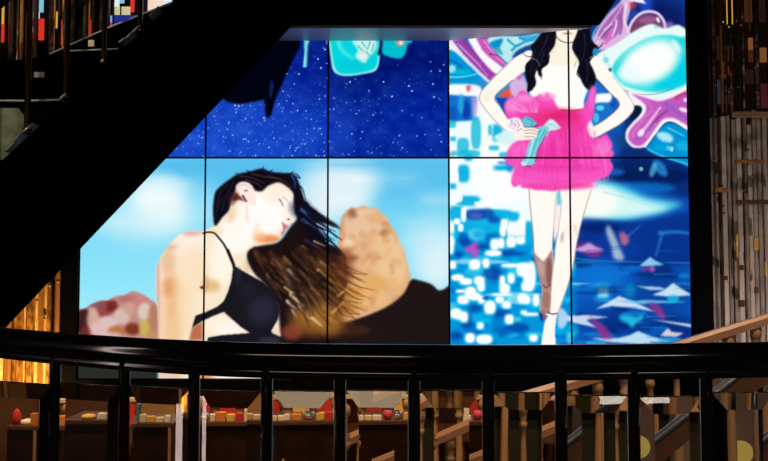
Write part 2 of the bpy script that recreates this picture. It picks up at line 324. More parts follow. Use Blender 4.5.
    for k in range(60):        # broad soft locks
        u = r.rand(); x = 255+u*66; y = 250+r.uniform(-6, 40)*(.4+u)
        if y > 262 and x < 262: continue
        c = [(16, 8, 12), (58, 34, 28), (88, 50, 34), (34, 20, 18), (110, 72, 40), (20, 12, 12)][r.randint(6)]
        strand(x, y, r.uniform(30, 62), r.uniform(.5, 1.15), r.uniform(.6, 1.4)-.25*u, c, r.uniform(2, 4.5), .5, 1.4)
    for k in range(70):        # fine locks, warm where the sun comes through
        u = r.rand(); x = 262+u*60; y = 256+r.uniform(0, 46)*(.5+u*.6)
        if (y-246) > (x-248)*1.4+6: continue
        c = [(170, 112, 66), (206, 156, 96), (120, 74, 40), (24, 12, 12), (150, 92, 52), (30, 16, 14)][r.randint(6)]
        strand(x, y, r.uniform(14, 36), r.uniform(.45, 1.1), r.uniform(.6, 1.35)-.2*u, c, r.uniform(.8, 2.2), r.uniform(.25, .5), .9)
    for k in range(44):        # wisps crossing the sunlit rock
        x, y = r.uniform(318, 340), r.uniform(256, 322)
        c = [(200, 128, 56), (78, 42, 24), (224, 156, 80), (60, 32, 22), (150, 88, 36)][r.randint(5)]
        strand(x, y, r.uniform(18, 40), r.uniform(.5, .9), r.uniform(0, .4), c, r.uniform(.9, 2), r.uniform(.35, .65), .8)
    for a_, b_, c, w in (((285, 287), (294, 294), (236, 206, 160), 3), ((292, 294), (303, 306), (248, 226, 160), 5.5), ((288, 301), (296, 308), (252, 240, 220), 4.5), ((289, 270), (296, 279), (206, 170, 146), 3.6), ((297, 280), (304, 288), (170, 110, 80), 2), ((286, 278), (291, 283), (150, 120, 120), 2.4), ((302, 294), (309, 300), (190, 120, 80), 2), ((299, 307), (309, 318), (206, 160, 96), 3.6),
        ((312, 318), (322, 326), (240, 206, 140), 3.4), ((318, 270), (325, 276), (206, 160, 120), 3), ((321, 262), (328, 268), (170, 130, 90), 2.4), ((272, 262), (278, 268), (120, 60, 60), 2), ((267, 274), (271, 280), (150, 120, 120), 1.6), ((277, 306), (279, 318), (150, 60, 80), 1.6), ((276.8, 310), (277.5, 314), (240, 240, 250), 1.5), ((292, 310), (296, 316), (225, 220, 230), 1.4), ((333, 312), (344, 302), (230, 160, 90), 3), ((338, 296), (348, 288), (236, 170, 80), 3), ((314, 241), (325, 246), (226, 206, 200), 1.2), ((302, 246), (308, 250), (130, 70, 60), 2.5)):
        A.line([a_, b_], c, w, w*.35, .85, .8)
    for a_, b_, c_ in (((330, 264), (348, 272), (366, 275)), ((332, 278), (350, 290), (370, 298)), ((330, 290), (344, 300), (362, 303)), ((334, 268), (352, 284), (374, 290)), ((330, 300), (346, 312), (360, 314)), ((332, 254), (344, 262), (352, 272)), ((336, 284), (352, 296), (362, 300))):
        A.line([a_, b_, c_], (84, 44, 24), 1.5, .4, .75, .5)
    for k in range(46):        # dark tangled locks on top of the glow
        u = r.rand(); x = 262+u*62; y = 262+r.uniform(0, 60)*(.5+u*.5)
        if (y-246) > (x-248)*1.4+4: continue
        strand(x, y, r.uniform(16, 34), r.uniform(.3, 1.2), r.uniform(.5, 1.5), (22, 12, 12), r.uniform(1.2, 3), .7, .9)
    for p in ([(304, 208), (318, 217), (340, 229)], [(308, 214), (322, 223), (337, 238)], [(312, 222), (324, 232), (336, 247)], [(316, 226), (330, 232), (342, 240)], [(322, 236), (334, 244), (346, 258)]): A.line(p, (18, 18, 44), 2.2, .8, .85, .7)
    A.soften(258, 244, 352, 345, .7)
    # hair on the head
    CAP = [(213, 211), (214, 198), (216, 191), (222, 185), (230, 179), (238, 174), (249.5, 171.5), (262, 168.5), (270, 171.5), (278, 172.5), (285, 173), (291, 173.5), (296.5, 177), (300, 186), (303, 198), (300, 210), (296, 214), (294.5, 203), (293, 193), (286, 186), (278, 182.5), (268, 186), (262.5, 191), (255, 190.5), (251, 185), (245, 182), (239, 183), (236.5, 187), (235, 192), (231.5, 199), (229, 210), (222, 218), (215, 226)]
    A.poly(CAP, (16, 10, 22), 1, .8)
    A.poly([(232, 197), (236, 192), (241, 197), (247, 202), (240, 200), (234, 201)], (90, 26, 24), .9, .9)
    A.ell(232, 199, 4, 6, (70, 26, 26), .6, 3)
    for p in ([(240, 176), (252, 178), (264, 183)], [(252, 174), (266, 177), (280, 179)], [(246, 180), (256, 183), (262, 188)], [(268, 176), (282, 180), (292, 187)]):
        A.line(p, (110, 76, 70), 1.3, .5, .55, .8)
    for p in ([(217, 206), (220, 194), (228, 184)], [(222, 210), (226, 196), (234, 182)], [(216, 214), (219, 204), (222, 198)]):
        A.line(p, (44, 40, 56), 1.5, .7, .6, .8)
    for p in ([(238, 175), (236, 172.5)], [(262, 170), (263.5, 166.5)], [(270, 172), (273, 169.5)], [(290, 174), (294, 171)], [(294, 176), (299, 178)], [(249, 172), (247, 170)], [(300, 178), (296, 174), (290, 174)], [(300, 186), (303, 190), (306, 200)]):
        A.line(p, (10, 14, 50), 1.6, .4, .9, .5)
    A.line([(292, 176), (295, 182), (295, 188)], (40, 90, 190), 2.4, 1, .7, 1)
    # ear
    A.poly([(236, 188), (238, 184), (243, 182), (249, 183.5), (253, 188), (255.5, 196), (256, 205), (250, 205), (247, 201), (241, 196.5)], (254, 234, 226), 1, .7)
    A.line([(247.5, 202), (241, 196), (236.5, 189), (239.5, 184)], (226, 160, 150), 1.1, .8, .8, .5)
    A.line([(240, 186), (245, 184.5), (250, 188)], (225, 186, 180), 1.1, .8, .8, .6)
    A.ell(246, 190.6, 2, 1, (130, 120, 110), .85, .8); A.line([(243, 196), (246.5, 201)], (60, 20, 20), 2, 1, .9, .6)
    # bikini
    BL = (24, 22, 32)
    A.poly([(232.6, 262), (236, 267), (243, 271), (251, 275.5), (262, 281.5), (270, 289), (277, 298), (279.5, 311), (277.5, 320), (271, 331.5), (276, 333), (283, 337), (284, 352), (205, 352), (208, 337.5), (223, 335), (250, 333), (241, 327), (233, 320), (224, 311.8), (213, 316), (202.5, 321), (192, 328), (195.5, 315.7), (206, 312), (217.5, 306.6), (223.5, 301.5), (228, 292), (231.5, 280), (232.8, 270)], BL, 1, .5, False)
    A.poly([(274.5, 326.5), (277, 328), (281, 337), (272, 333)], (246, 214, 200), 1, .6, False)
    for x, y, rx, ry, c, al, s in ((262, 310, 14, 14, (44, 42, 62), .8, 8), (248, 290, 8, 8, (32, 32, 46), .7, 6), (238, 276, 3, 8, (44, 44, 54), .6, 3), (232, 308, 6, 8, (30, 22, 26), .6, 4), (270, 340, 10, 3, (50, 56, 72), .7, 3)):
        A.ell(x, y, rx, ry, c, al, s)
    A.poly([(192, 328), (202.5, 321.5), (202.5, 340), (189, 340)], (186, 104, 70), .95, .9, False)
    A.line([(203, 233.3), (208, 232.2), (214, 233), (219, 238), (225, 246), (229.5, 256), (233.5, 265)], (24, 16, 18), 1.5, 2.4, .95, .5)
    A.line([(228, 250), (231, 257), (234, 265)], (30, 16, 18), 2.6, 2.6, .9, .5)
    return A.a

def art_stars():
    A = Art((6, 40, 150), 5)
    A.ell(190, 150, 120, 55, (30, 84, 210), .8, 50); A.ell(270, 130, 80, 34, (24, 70, 200), .7, 30); A.ell(410, 60, 90, 36, (2, 20, 104), .8, 40); A.ell(430, 120, 60, 40, (4, 40, 160), .6, 30); A.ell(300, 60, 30, 40, (8, 34, 150), .5, 20)
    A.noise(70, -85, 460, 165, 9, 7, .035, 4)
    r = A.r
    for k in range(5200):
        x, y = r.uniform(75, 449), r.uniform(-85, 160)
        d = math.hypot((x-235)/130, (y-150)/70)
        if r.rand() > math.exp(-d*d*.9)+.10: continue
        b = r.rand()**2.2
        A.ell(x, y, .34+.36*b, .34+.36*b, (70+150*b, 140+100*b, 240+12*b), .5+.4*b, .45)
    for x, y in ((383.5, 82), (409, 86), (412, 91), (392, 96.5), (433, 84), (434, 97), (325, 49.5), (318, 59), (321, 68), (299, 74), (440, 71), (350, 82), (235, 105.5), (239, 106), (287, 74)):
        A.ell(x, y, .8, .8, (220, 235, 255), .95, .6)
    CY = (0, 214, 222)
    A.poly([(327, 28), (329, 45), (331, 60), (333, 70), (339, 75), (350, 76), (364, 74), (375, 71), (379, 63), (380, 50), (381, 28)], (170, 238, 240), 1, .6)
    A.poly([(329, 28), (331, 45), (333, 60), (335.5, 69), (341, 73.6), (352, 74), (364, 72), (374, 69), (377.5, 62), (378, 50), (380, 28)], CY, 1, .7)
    A.line([(337, 38), (342, 50), (352, 58)], (110, 236, 236), 5, 3, .7, 2); A.ell(354, 66, 16, 6, (10, 200, 214), .6, 4)
    A.poly([(352, 41), (360, 39), (372, 38), (377, 44), (374, 52), (369, 57), (365, 63), (360, 61), (355, 56), (358, 50)], (214, 244, 240), .9, 1)
    for p in ([(362, 42), (366, 48)], [(370, 42), (367, 50)], [(374, 44), (372, 52)], [(358, 46), (364, 52)], [(366, 52), (370, 56)]): A.line(p, (50, 130, 140), 1, .5, .8, .5)
    A.ell(363, 56, 3, 3, (250, 236, 230), .9, 1.5)
    A.line([(382, 30), (381, 44), (379, 54)], (4, 12, 60), 3, 3, .9, .7)
    A.poly([(384, 28), (383, 42), (382.5, 53), (390, 57), (400, 58.5), (405, 54), (408, 44), (412, 42), (413, 28)], (0, 190, 206), 1, .7)
    A.poly([(396, 40), (404, 40), (404, 45), (397, 46)], (205, 150, 140), .9, .8); A.ell(401, 43, 2, 2, (250, 230, 220), .9, 1)
    A.poly([(303.5, 30), (311, 30), (307.5, 60), (306.8, 67.5), (303, 67.5), (304.5, 55)], (90, 216, 226), 1, .6, False)
    A.line([(309, 32), (306, 50), (304, 66)], (190, 244, 244), 1.4, 1, .8, .5)
    A.line([(326, 34), (327, 44)], (220, 180, 190), 1.2, .8, .8, .6)
    # dark upside-down chair shape
    A.poly([(205, 100), (214, 103), (223, 98.5), (228, 102.5), (240, 104), (252, 102.5), (264, 99.5), (265, 106), (265.5, 116), (269, 118.5), (271.5, 114), (276, 98), (283, 82), (292, 62), (300, 46), (303, 24), (200, -90), (150, -90), (150, 60)], (1, 3, 16), 1, .8, False)
    A.poly([(271, 98), (273.4, 86), (271, 80), (269.5, 94)], (16, 40, 130), .8, .8)
    A.ell(309, 52, 2, 10, (4, 16, 80), .6, 2)
    return A.a

def art_party():
    A = Art((16, 120, 205), 9); r = A.r
    W = (252, 254, 255)
    # ---- lower half backdrop
    A.poly([(440, 160), (700, 160), (700, 400), (440, 400)], (0, 150, 218), 1, 3, False)
    A.poly([(575, 150), (700, 150), (700, 400), (575, 400)], (10, 78, 176), 1, 6, False)
    A.poly([(440, 118), (600, 118), (590, 205), (560, 226), (440, 220)], (240, 252, 254), 1, 4)
    A.ell(505, 175, 36, 30, W, 1, 10)
    Z = lambda L, ox, oy, f, c, al, s, sq=2: [A.ell(ox+x/f, oy+y/f, a/f, b/f, c, al, s, 0, sq) for x, y, a, b in L]
    Z([(95, 95, 30, 45), (40, 160, 16, 14), (120, 235, 60, 26), (60, 300, 40, 40), (300, 66, 50, 14), (330, 40, 18, 30), (280, 300, 60, 20), (430, 400, 26, 60), (350, 315, 30, 24), (120, 10, 20, 20), (200, 340, 120, 60), (100, 400, 70, 60), (240, 400, 60, 40)], 445, 155, 5.12, (10, 176, 226), .95, 2.2, 3)
    Z([(150, 305, 55, 28), (210, 300, 40, 26), (90, 430, 30, 30), (250, 330, 30, 20)], 445, 155, 5.12, (10, 74, 170), .85, 3)
    Z([(160, 310, 30, 14)], 445, 155, 5.12, (110, 90, 190), .8, 3)
    Z([(300, 40, 30, 10), (332, 60, 16, 30)], 445, 155, 5.12, (20, 130, 220), .7, 2)
    Z([(150, 460, 26, 12)], 445, 155, 5.12, (214, 70, 190), .8, 2)
    Z([(95, 305, 14, 38), (62, 340, 16, 16), (34, 380, 14, 40), (80, 372, 14, 20), (303, 355, 18, 28), (295, 390, 16, 30), (350, 395, 32, 42), (392, 380, 20, 60), (340, 440, 20, 30), (268, 446, 26, 18), (36, 440, 14, 20), (300, 20, 14, 10), (50, 220, 40, 24), (200, 250, 50, 14), (40, 60, 24, 40), (50, 110, 20, 30)], 445, 155, 5.12, W, .97, 1.3, 3)
    # lower-left bokeh field
    for k in range(130):
        x, y = r.uniform(449, 575), r.uniform(232, 378)
        A.ell(x, y, r.uniform(3, 10), r.uniform(2, 6), [(0, 190, 236), (0, 110, 200), (60, 216, 246), (0, 150, 226), (6, 76, 176), (120, 230, 250)][r.randint(6)], .6, 2.5, 0, 2.4)
    Z([(120, 40, 32, 18), (132, 64, 14, 14)], 445, 240, 4.39, (206, 76, 190), .9, 2.5)
    Z([(90, 12, 22, 16), (60, 64, 20, 14), (210, 150, 40, 34), (320, 385, 48, 22), (48, 418, 26, 18), (250, 322, 36, 20), (100, 375, 30, 16), (170, 30, 30, 14), (395, 100, 14, 40), (130, 300, 30, 16), (290, 60, 60, 10)], 445, 240, 4.39, (4, 66, 160), .8, 3.5)
    Z([(300, 240, 120, 9), (130, 96, 150, 10), (330, 262, 60, 20)], 445, 240, 4.39, (170, 226, 246), .7, 1.5)
    WB = [(55, 165, 26, 13), (92, 182, 26, 14), (150, 178, 22, 18), (158, 205, 16, 20), (112, 232, 24, 26), (80, 262, 24, 18), (132, 248, 24, 16), (252, 180, 11, 22), (262, 214, 22, 22), (290, 168, 15, 22), (250, 240, 40, 5), (197, 295, 24, 28), (160, 262, 14, 16), (240, 262, 18, 14), (84, 338, 15, 22), (46, 322, 22, 22), (64, 330, 16, 18), (282, 348, 18, 20), (155, 376, 13, 14), (110, 430, 20, 20), (172, 436, 34, 20), (388, 430, 17, 15), (370, 165, 26, 60), (345, 130, 30, 30), (380, 130, 14, 34), (352, 205, 16, 18), (340, 256, 22, 22), (358, 262, 14, 18), (400, 264, 14, 26), (218, 20, 18, 24), (246, 14, 14, 22), (290, 8, 20, 24), (330, 2, 20, 16), (212, 58, 34, 12), (34, 110, 14, 16), (28, 20, 10, 40), (130, 108, 24, 22), (180, 102, 14, 20), (290, 112, 40, 8), (270, 284, 18, 16), (346, 318, 12, 8), (378, 326, 30, 6), (70, 225, 20, 6)]
    Z([(x, y, a+7, b+7) for x, y, a, b in WB], 445, 240, 4.39, (120, 232, 250), .55, 1.6, 3)
    Z(WB, 445, 240, 4.39, W, 1, 1.2, 2.4)
    Z([(178, 255, 14, 8)], 445, 240, 4.39, (10, 90, 180), .8, 1)
    # ---- right side of the lower half
    A.poly([(585, 155), (700, 155), (700, 196), (660, 192), (630, 184), (600, 182)], (8, 44, 120), 1, 3)
    A.ell(650, 176, 40, 9, (4, 26, 84), .8, 5); A.ell(640, 166, 20, 8, (8, 30, 90), .7, 4)
    A.ell(660, 168, 10, 5, (40, 140, 214), .8, 2.5, .9); A.ell(653, 170, 3, 7, (90, 190, 230), .7, 2, .3); A.ell(641, 169, 2, 2, (150, 236, 226), .8, 1); A.ell(610, 172, 14, 4, (30, 110, 210), .7, 3)
    A.ell(640, 188, 34, 6, (10, 120, 210), .7, 4)
    A.poly([(575, 184), (600, 180), (622, 186), (644, 196), (668, 201), (682, 204), (664, 212), (636, 218), (612, 222), (575, 219)], (90, 214, 238), 1, 3)
    A.poly([(570, 186), (604, 186), (624, 193), (650, 203), (668, 207), (650, 213), (620, 217), (570, 217)], (214, 248, 244), 1, 3)
    A.ell(596, 202, 22, 14, (252, 254, 248), .95, 7); A.line([(604, 192), (622, 197), (650, 206)], (160, 226, 226), 1.4, .8, .7, 1)
    A.poly([(575, 221), (640, 222), (700, 214), (700, 262), (575, 262)], (8, 50, 140), .95, 2)
    A.ell(600, 228, 20, 5, (4, 34, 110), .8, 3); A.ell(610, 250, 30, 12, (10, 60, 160), .7, 6); A.line([(570, 257), (600, 261), (690, 263)], (60, 170, 230), 1.2, 1, .6, 1)
    A.line([(660, 233), (678, 232), (700, 235)], (40, 140, 220), 4, 2, .7, 1.6); A.line([(662, 234), (656, 255)], (40, 130, 210), 3, 2, .6, 1.4); A.line([(628, 236), (640, 226)], (60, 130, 210), 2, 1, .6, 1.2)
    A.poly([(608, 225), (613, 232), (619, 246), (624, 259), (614, 259), (611, 246), (606, 232)], (186, 206, 220), .85, 1.6)
    A.poly([(620, 232), (626, 234), (629, 241), (624, 246), (620, 240)], (206, 110, 150), .85, 1.4)
    A.ell(622, 298, 45, 26, (10, 90, 190), .7, 10); A.ell(600, 275, 24, 14, (14, 120, 216), .8, 8); A.ell(660, 290, 24, 26, (8, 62, 150), .8, 10); A.ell(672, 330, 24, 14, (6, 40, 120), .8, 8); A.ell(615, 322, 34, 12, (4, 44, 130), .8, 7); A.ell(588, 320, 12, 16, (10, 74, 170), .7, 6)
    A.ell(652, 270, 20, 8, (6, 40, 110), .7, 5); A.ell(630, 290, 5, 7, (10, 130, 190), .7, 3); A.ell(645, 268, 4, 4, (110, 60, 150), .8, 2); A.ell(652, 269, 3, 3, (190, 90, 190), .8, 2)
    A.poly([(575, 245), (587, 243), (601, 249), (598, 257), (589, 256), (580, 250)], (150, 40, 130), .85, 2)
    A.poly([(573, 250), (583, 246), (589, 243), (596, 247), (604, 250), (590, 252)], (214, 170, 226), .9, 1)
    A.ell(603, 292, 8, 9, (30, 176, 232), .8, 4, 0, 3); A.ell(603, 292, 5, 5, (160, 240, 250), .9, 2.4, 0, 4)
    for k in range(40):
        A.ell(r.uniform(578, 690), r.uniform(262, 376), r.uniform(5, 14), r.uniform(1, 4), [(4, 30, 100), (10, 120, 220), (2, 50, 140), (24, 150, 230)][r.randint(4)], .55, 2.5)
    for p, c in (([(639, 266), (645, 261), (650, 257), (656, 261), (664, 265), (650, 266)], (150, 220, 240)),
                 ([(652, 295), (664, 290), (673, 283), (682, 289), (692, 295), (672, 297)], (220, 242, 250)),
                 ([(596, 309), (610, 301), (619, 296), (632, 301), (656, 312), (634, 308), (612, 306)], (226, 240, 250)),
                 ([(590, 338), (618, 338), (630, 335), (638, 331), (650, 336), (674, 342), (640, 344), (608, 342)], (206, 236, 248)),
                 ([(566, 316), (586, 315), (610, 317), (586, 320), (598, 328), (575, 323), (566, 320)], (224, 232, 250)),
                 ([(636, 286), (660, 287), (668, 290), (650, 290)], (190, 220, 240)),
                 ([(650, 319), (690, 324), (695, 328), (664, 322)], (220, 236, 250)),
                 ([(566, 283), (592, 283), (576, 285)], (170, 220, 240)),
                 ([(585, 298), (608, 301), (650, 300), (690, 302), (640, 304)], (110, 200, 236)),
                 ([(660, 336), (668, 328), (672, 332), (684, 333), (676, 337)], (240, 220, 230))):
        A.poly(p, c, .9, .8, False)
    A.poly([(589, 318), (596, 320), (606, 328), (612, 338), (602, 338), (596, 328)], (160, 50, 140), .85, 1.6)
    A.poly([(648, 303), (656, 304), (664, 312), (664, 320), (656, 314)], (160, 50, 140), .85, 1.6)
    A.poly([(619, 316), (628, 315), (636, 317), (642, 315), (643, 319), (636, 323), (632, 328), (627, 323), (621, 320)], (30, 200, 236), .9, 1.4)
    A.ell(673, 299, 6, 4, (20, 190, 230), .8, 2); A.ell(670, 340, 12, 3, (30, 170, 230), .7, 2); A.ell(596, 343, 10, 2.5, (40, 200, 240), .7, 1.5); A.ell(572, 266, 4, 4, (60, 200, 230), .7, 2)
    for k in range(24):
        x = r.uniform(576, 690); y = r.uniform(225, 376); L = r.uniform(10, 34)
        A.line([(x, y), (x+L, y+r.uniform(-2, 2))], [(60, 160, 230), (6, 40, 120), (20, 110, 210)][r.randint(3)], r.uniform(.6, 1.6), .4, .45, .8)
    # ---- upper half backdrop
    A.poly([(440, -90), (700, -90), (700, 60), (440, 60)], (14, 56, 140), 1, 2, False)
    A.poly([(440, 40), (449, 40), (520, 40), (520, 118), (440, 118)], (40, 140, 214), 1, 2, False)
    A.poly([(596, 60), (700, 60), (700, 158), (596, 158)], (12, 44, 118), 1, 2, False)
    A.ell(612, 128, 12, 30, (20, 90, 190), .8, 6); A.ell(622, 140, 8, 8, (16, 70, 130), .7, 4); A.ell(610, 150, 8, 12, (20, 80, 180), .6, 5); A.ell(656, 20, 30, 20, (10, 20, 90), .8, 10); A.ell(646, 6, 6, 18, (30, 90, 220), .7, 5); A.ell(634, 18, 6, 8, (40, 90, 200), .6, 3)
    # left: blue foil balloon, tubes
    A.poly([(446, 49), (458, 54), (468, 62), (481, 75), (476, 82), (464, 86), (446, 86)], (0, 150, 214), 1, .8)
    A.line([(449, 60), (458, 64), (466, 72)], (10, 80, 180), 2, 1, .8, 1); A.line([(450, 77), (462, 77), (477, 74)], (130, 240, 240), 1.5, 1, .9, .8); A.ell(452, 69, 4, 4, (200, 250, 250), .8, 2); A.ell(458, 68, 1.5, 4, (10, 130, 170), .7, 1); A.ell(462, 72, 8, 3, (0, 196, 224), .7, 2)
    A.poly([(446, 38), (458, 40), (486, 60), (497, 82), (490, 84), (470, 66), (455, 52), (446, 48)], (240, 240, 248), 1, .8)
    A.poly([(452, 40), (464, 40), (480, 56), (498, 72), (490, 81), (476, 68), (462, 53)], (158, 62, 170), 1, .8, False)
    A.line([(458, 44), (470, 56), (481, 66)], (150, 150, 226), 1.6, 1.2, .8, .7); A.line([(465, 42), (480, 58), (494, 72)], (112, 30, 120), 2.4, 2, .5, 1.2); A.line([(460, 46), (474, 60), (488, 76)], (214, 180, 230), 1, .8, .8, .6)
    A.poly([(468, 38), (478, 38), (492, 58), (504, 70), (496, 74), (480, 58)], (252, 248, 252), 1, .7)
    A.poly([(476, 38), (488, 38), (494, 50), (507, 64), (503, 67), (490, 58), (482, 50)], (206, 88, 186), 1, .7, False)
    A.line([(484, 41), (494, 54), (506, 65)], (240, 170, 220), 1.4, 1, .8, .7); A.line([(490, 54), (498, 56), (506, 63)], (70, 30, 80), 1.2, .8, .8, .6)
    A.poly([(488, 38), (520, 36), (545, 34), (540, 50), (518, 56), (510, 64), (498, 54)], (186, 236, 240), 1, .8)
    A.poly([(489, 44), (496, 40), (503, 39), (500, 47), (496, 50)], (0, 140, 206), .95, .8); A.poly([(494, 49), (499, 47), (503, 55), (498, 53)], (60, 160, 190), .9, .8)
    for p, w in (([(508, 40), (516, 46), (524, 42)], 2.5), ([(512, 50), (520, 44), (534, 40)], 2.6), ([(520, 38), (528, 40), (540, 34)], 3)): A.line(p, (20, 150, 206), w, w*.5, .85, .9)
    A.ell(530, 38, 9, 3, (30, 160, 220), .7, 2)
    A.poly([(512, 58), (518, 50), (534, 44), (536, 52), (526, 54), (518, 58)], (12, 60, 140), .95, .9)
    A.poly([(446, 85), (476, 85), (482, 92), (478, 97), (446, 94)], (250, 250, 252), 1, 1)
    A.poly([(466, 86), (471, 86), (469, 92), (467, 91)], (226, 90, 100), .9, .8)
    A.poly([(446, 95), (476, 97), (481, 120), (446, 122)], (16, 112, 206), 1, 1, False); A.ell(466, 110, 4, 9, (10, 50, 160), .8, 2); A.ell(461, 104, 3, 10, (50, 180, 230), .7, 2); A.ell(453, 114, 4, 8, (10, 80, 180), .7, 2.5)
    A.poly([(471, 97), (477, 97), (480, 119), (473, 119)], (150, 150, 226), .9, 1, False); A.poly([(475, 100), (478, 99), (481, 118), (475, 119)], (140, 50, 160), .9, 1, False)
    A.poly([(478, 94), (500, 110), (516, 128), (510, 150), (478, 150)], (246, 252, 252), 1, 2)
    A.poly([(494, 124), (503, 130), (500, 140), (493, 140)], (0, 170, 220), .9, 1.2)
    for x, y, a_, b_ in ((476, 133, 5, 16), (463, 146, 6, 8), (451, 124, 5, 4), (453, 139, 3, 2.5), (494, 148, 5, 2.5), (506, 155, 7, 3), (468, 154, 12, 4), (490, 130, 2, 5)): A.ell(x, y, a_, b_, (20, 184, 220), .8, 1.6, 0, 3)
    A.poly([(449, 156), (450, 152), (456, 151), (455, 156)], (40, 160, 180), .7, 1)
    A.poly([(498, 97), (505, 90), (512, 88), (514, 94), (510, 98)], (238, 84, 66), 1, .8, False)
    A.poly([(495, 98), (511, 98), (506, 106), (512, 120), (505, 116)], (16, 70, 180), 1, .8, False)
    A.poly([(510, 74), (520, 72), (527, 84), (526, 94), (512, 96)], (226, 180, 226), .95, 1); A.ell(519, 76, 3, 4, (190, 90, 170), .7, 1.6); A.line([(505, 86), (512, 80)], (30, 10, 20), 1.6, 1.2, .9, .6)
    # right: foil balloons
    A.poly([(590, 50), (592, 40), (600, 25), (610, 12), (620, 2), (624, -8), (636, -10), (632, 4), (629, 14), (627, 24), (630, 30), (632, 45), (604, 50)], (222, 180, 226), 1, .8)
    A.poly([(598, 36), (604, 24), (614, 12), (622, 4), (624, 12), (622, 26), (618, 34), (608, 40)], (164, 96, 170), .95, .9)
    for p, c, w in (([(604, 30), (612, 22), (622, 6)], (226, 190, 230), 1.6), ([(598, 40), (606, 32), (612, 26)], (120, 60, 130), 1.6), ([(612, 36), (616, 26), (616, 20)], (246, 226, 246), 2.5), ([(626, 4), (624, 20), (628, 30)], (246, 234, 250), 2), ([(596, 46), (602, 34), (612, 24)], (240, 226, 246), 1.6), ([(606, 42), (610, 36), (612, 30)], (230, 110, 190), 5), ([(620, 34), (622, 26), (620, 16)], (130, 70, 150), 1.6), ([(592, 42), (594, 32), (600, 24)], (110, 200, 230), 2)):
        A.line(p, c, w, w*.6, .85, .8)
    A.poly([(628, 0), (642, -2), (646, 4), (634, 2)], (246, 234, 246), 1, .6, False); A.poly([(630, 3), (637, 4), (634, 8), (631, 10)], (180, 60, 70), .9, 1)
    A.poly([(629, 30), (634, 20), (644, 14), (655, 15), (662, 22), (664, 32), (640, 36)], (120, 66, 110), 1, .8)
    A.ell(648, 20, 9, 3, (160, 100, 150), .8, 2, -.1); A.ell(658, 20, 1.6, 3, (245, 240, 245), .9, 1, -.4)
    A.line([(628, 32), (632, 22), (640, 14), (649, 11.5), (658, 14), (664, 22), (665.5, 32)], (238, 214, 238), 2.6, 3, .95, .7)
    A.ell(669, 26, 5, 4, (190, 150, 220), .6, 3)
    A.poly([(592, 58), (600, 52), (616, 44), (630, 34), (642, 27), (652, 24), (662, 28), (668, 28), (678, 25), (688, 31), (700, 40), (700, 92), (684, 94), (660, 99), (636, 96), (620, 90), (604, 76)], (232, 252, 248), 1, .8)
    A.line([(604, 54), (606, 62), (612, 68)], (150, 220, 220), 1.4, 1, .6, 1); A.ell(606, 60, 3, 3, (110, 214, 214), .7, 1.6); A.ell(610, 70, 2, 2, (50, 90, 100), .9, 1); A.ell(656, 27, 2, 1.5, (110, 220, 210), .7, 1)
    A.poly([(612, 70), (618, 58), (632, 46), (650, 37), (668, 35), (682, 38), (692, 48), (700, 62), (690, 80), (676, 88), (656, 92), (638, 90), (622, 84)], (44, 222, 224), 1, 1)
    A.line([(616, 70), (626, 56), (644, 44)], (30, 180, 176), 2, 1, .6, 1.2)
    A.ell(650, 62, 30, 20, (252, 255, 252), 1, 8, -.45); A.ell(630, 74, 12, 8, (236, 252, 250), .9, 5); A.poly([(668, 78), (680, 64), (688, 52), (698, 60), (690, 80), (676, 88), (660, 90), (652, 86)], (0, 206, 232), .9, 2.4)
    A.ell(676, 46, 3, 7, (232, 248, 250), .85, 2, -.6); A.ell(686, 40, 6, 4, (40, 200, 210), .7, 2)
    A.line([(624, 90), (636, 94), (656, 94), (674, 88)], (90, 70, 80), 1, .7, .6, .6)
    # pink letter balloon
    PK = [(628, 92), (642, 95), (660, 98), (676, 92), (692, 84), (700, 90), (700, 136), (690, 133), (682, 127), (672, 121.5), (664, 123), (657, 132), (647, 145), (640, 148), (632, 147), (626, 140), (626, 131), (632, 123), (640, 114), (641.5, 108), (634, 106)]
    A.poly(PK, (250, 244, 252), 1, .7)
    A.poly([(632, 94), (646, 98), (660, 101), (676, 96), (700, 88), (700, 132), (692, 129), (683, 123), (672, 118), (663, 119.5), (655, 129), (645, 143), (639, 146), (633, 144.5), (628.5, 139), (629, 132), (634, 125), (643, 116), (646, 107), (640, 100)], (196, 92, 190), 1, .8)
    for p, c, w in (([(632, 137), (637, 127), (650, 112)], (232, 120, 200), 3), ([(640, 134), (648, 124), (660, 108)], (246, 226, 246), 3.4), ([(650, 130), (658, 118), (668, 110)], (120, 40, 120), 2.6), ([(636, 140), (646, 134), (654, 124)], (150, 90, 200), 2.5), ([(666, 104), (676, 112), (688, 120)], (130, 90, 200), 4), ([(660, 112), (674, 106), (690, 104)], (170, 90, 200), 4), ([(640, 98), (650, 104), (652, 112)], (226, 110, 206), 3), ([(676, 98), (684, 94), (690, 96)], (190, 50, 110), 4), ([(646, 137), (650, 131), (656, 123)], (226, 200, 240), 1)):
        A.line(p, c, w, w*.7, .7, 1)
    A.ell(684, 110, 5, 2, (248, 240, 248), .9, 1.4, .3); A.ell(686, 100, 2.5, 2, (250, 240, 246), .9, 1); A.ell(641, 133, 3, 4, (250, 246, 250), .8, 1.4, .6)
    A.poly([(634, 106), (641, 106.5), (641, 112), (636, 118), (630, 120), (633, 112)], (10, 28, 56), 1, .7)
    # cyan balloon bottom right
    A.poly([(646, 148), (652, 141), (658, 132), (665, 124), (674, 123.5), (684, 129), (700, 138), (700, 170), (680, 163), (662, 157), (652, 153)], (0, 146, 212), 1, .7)
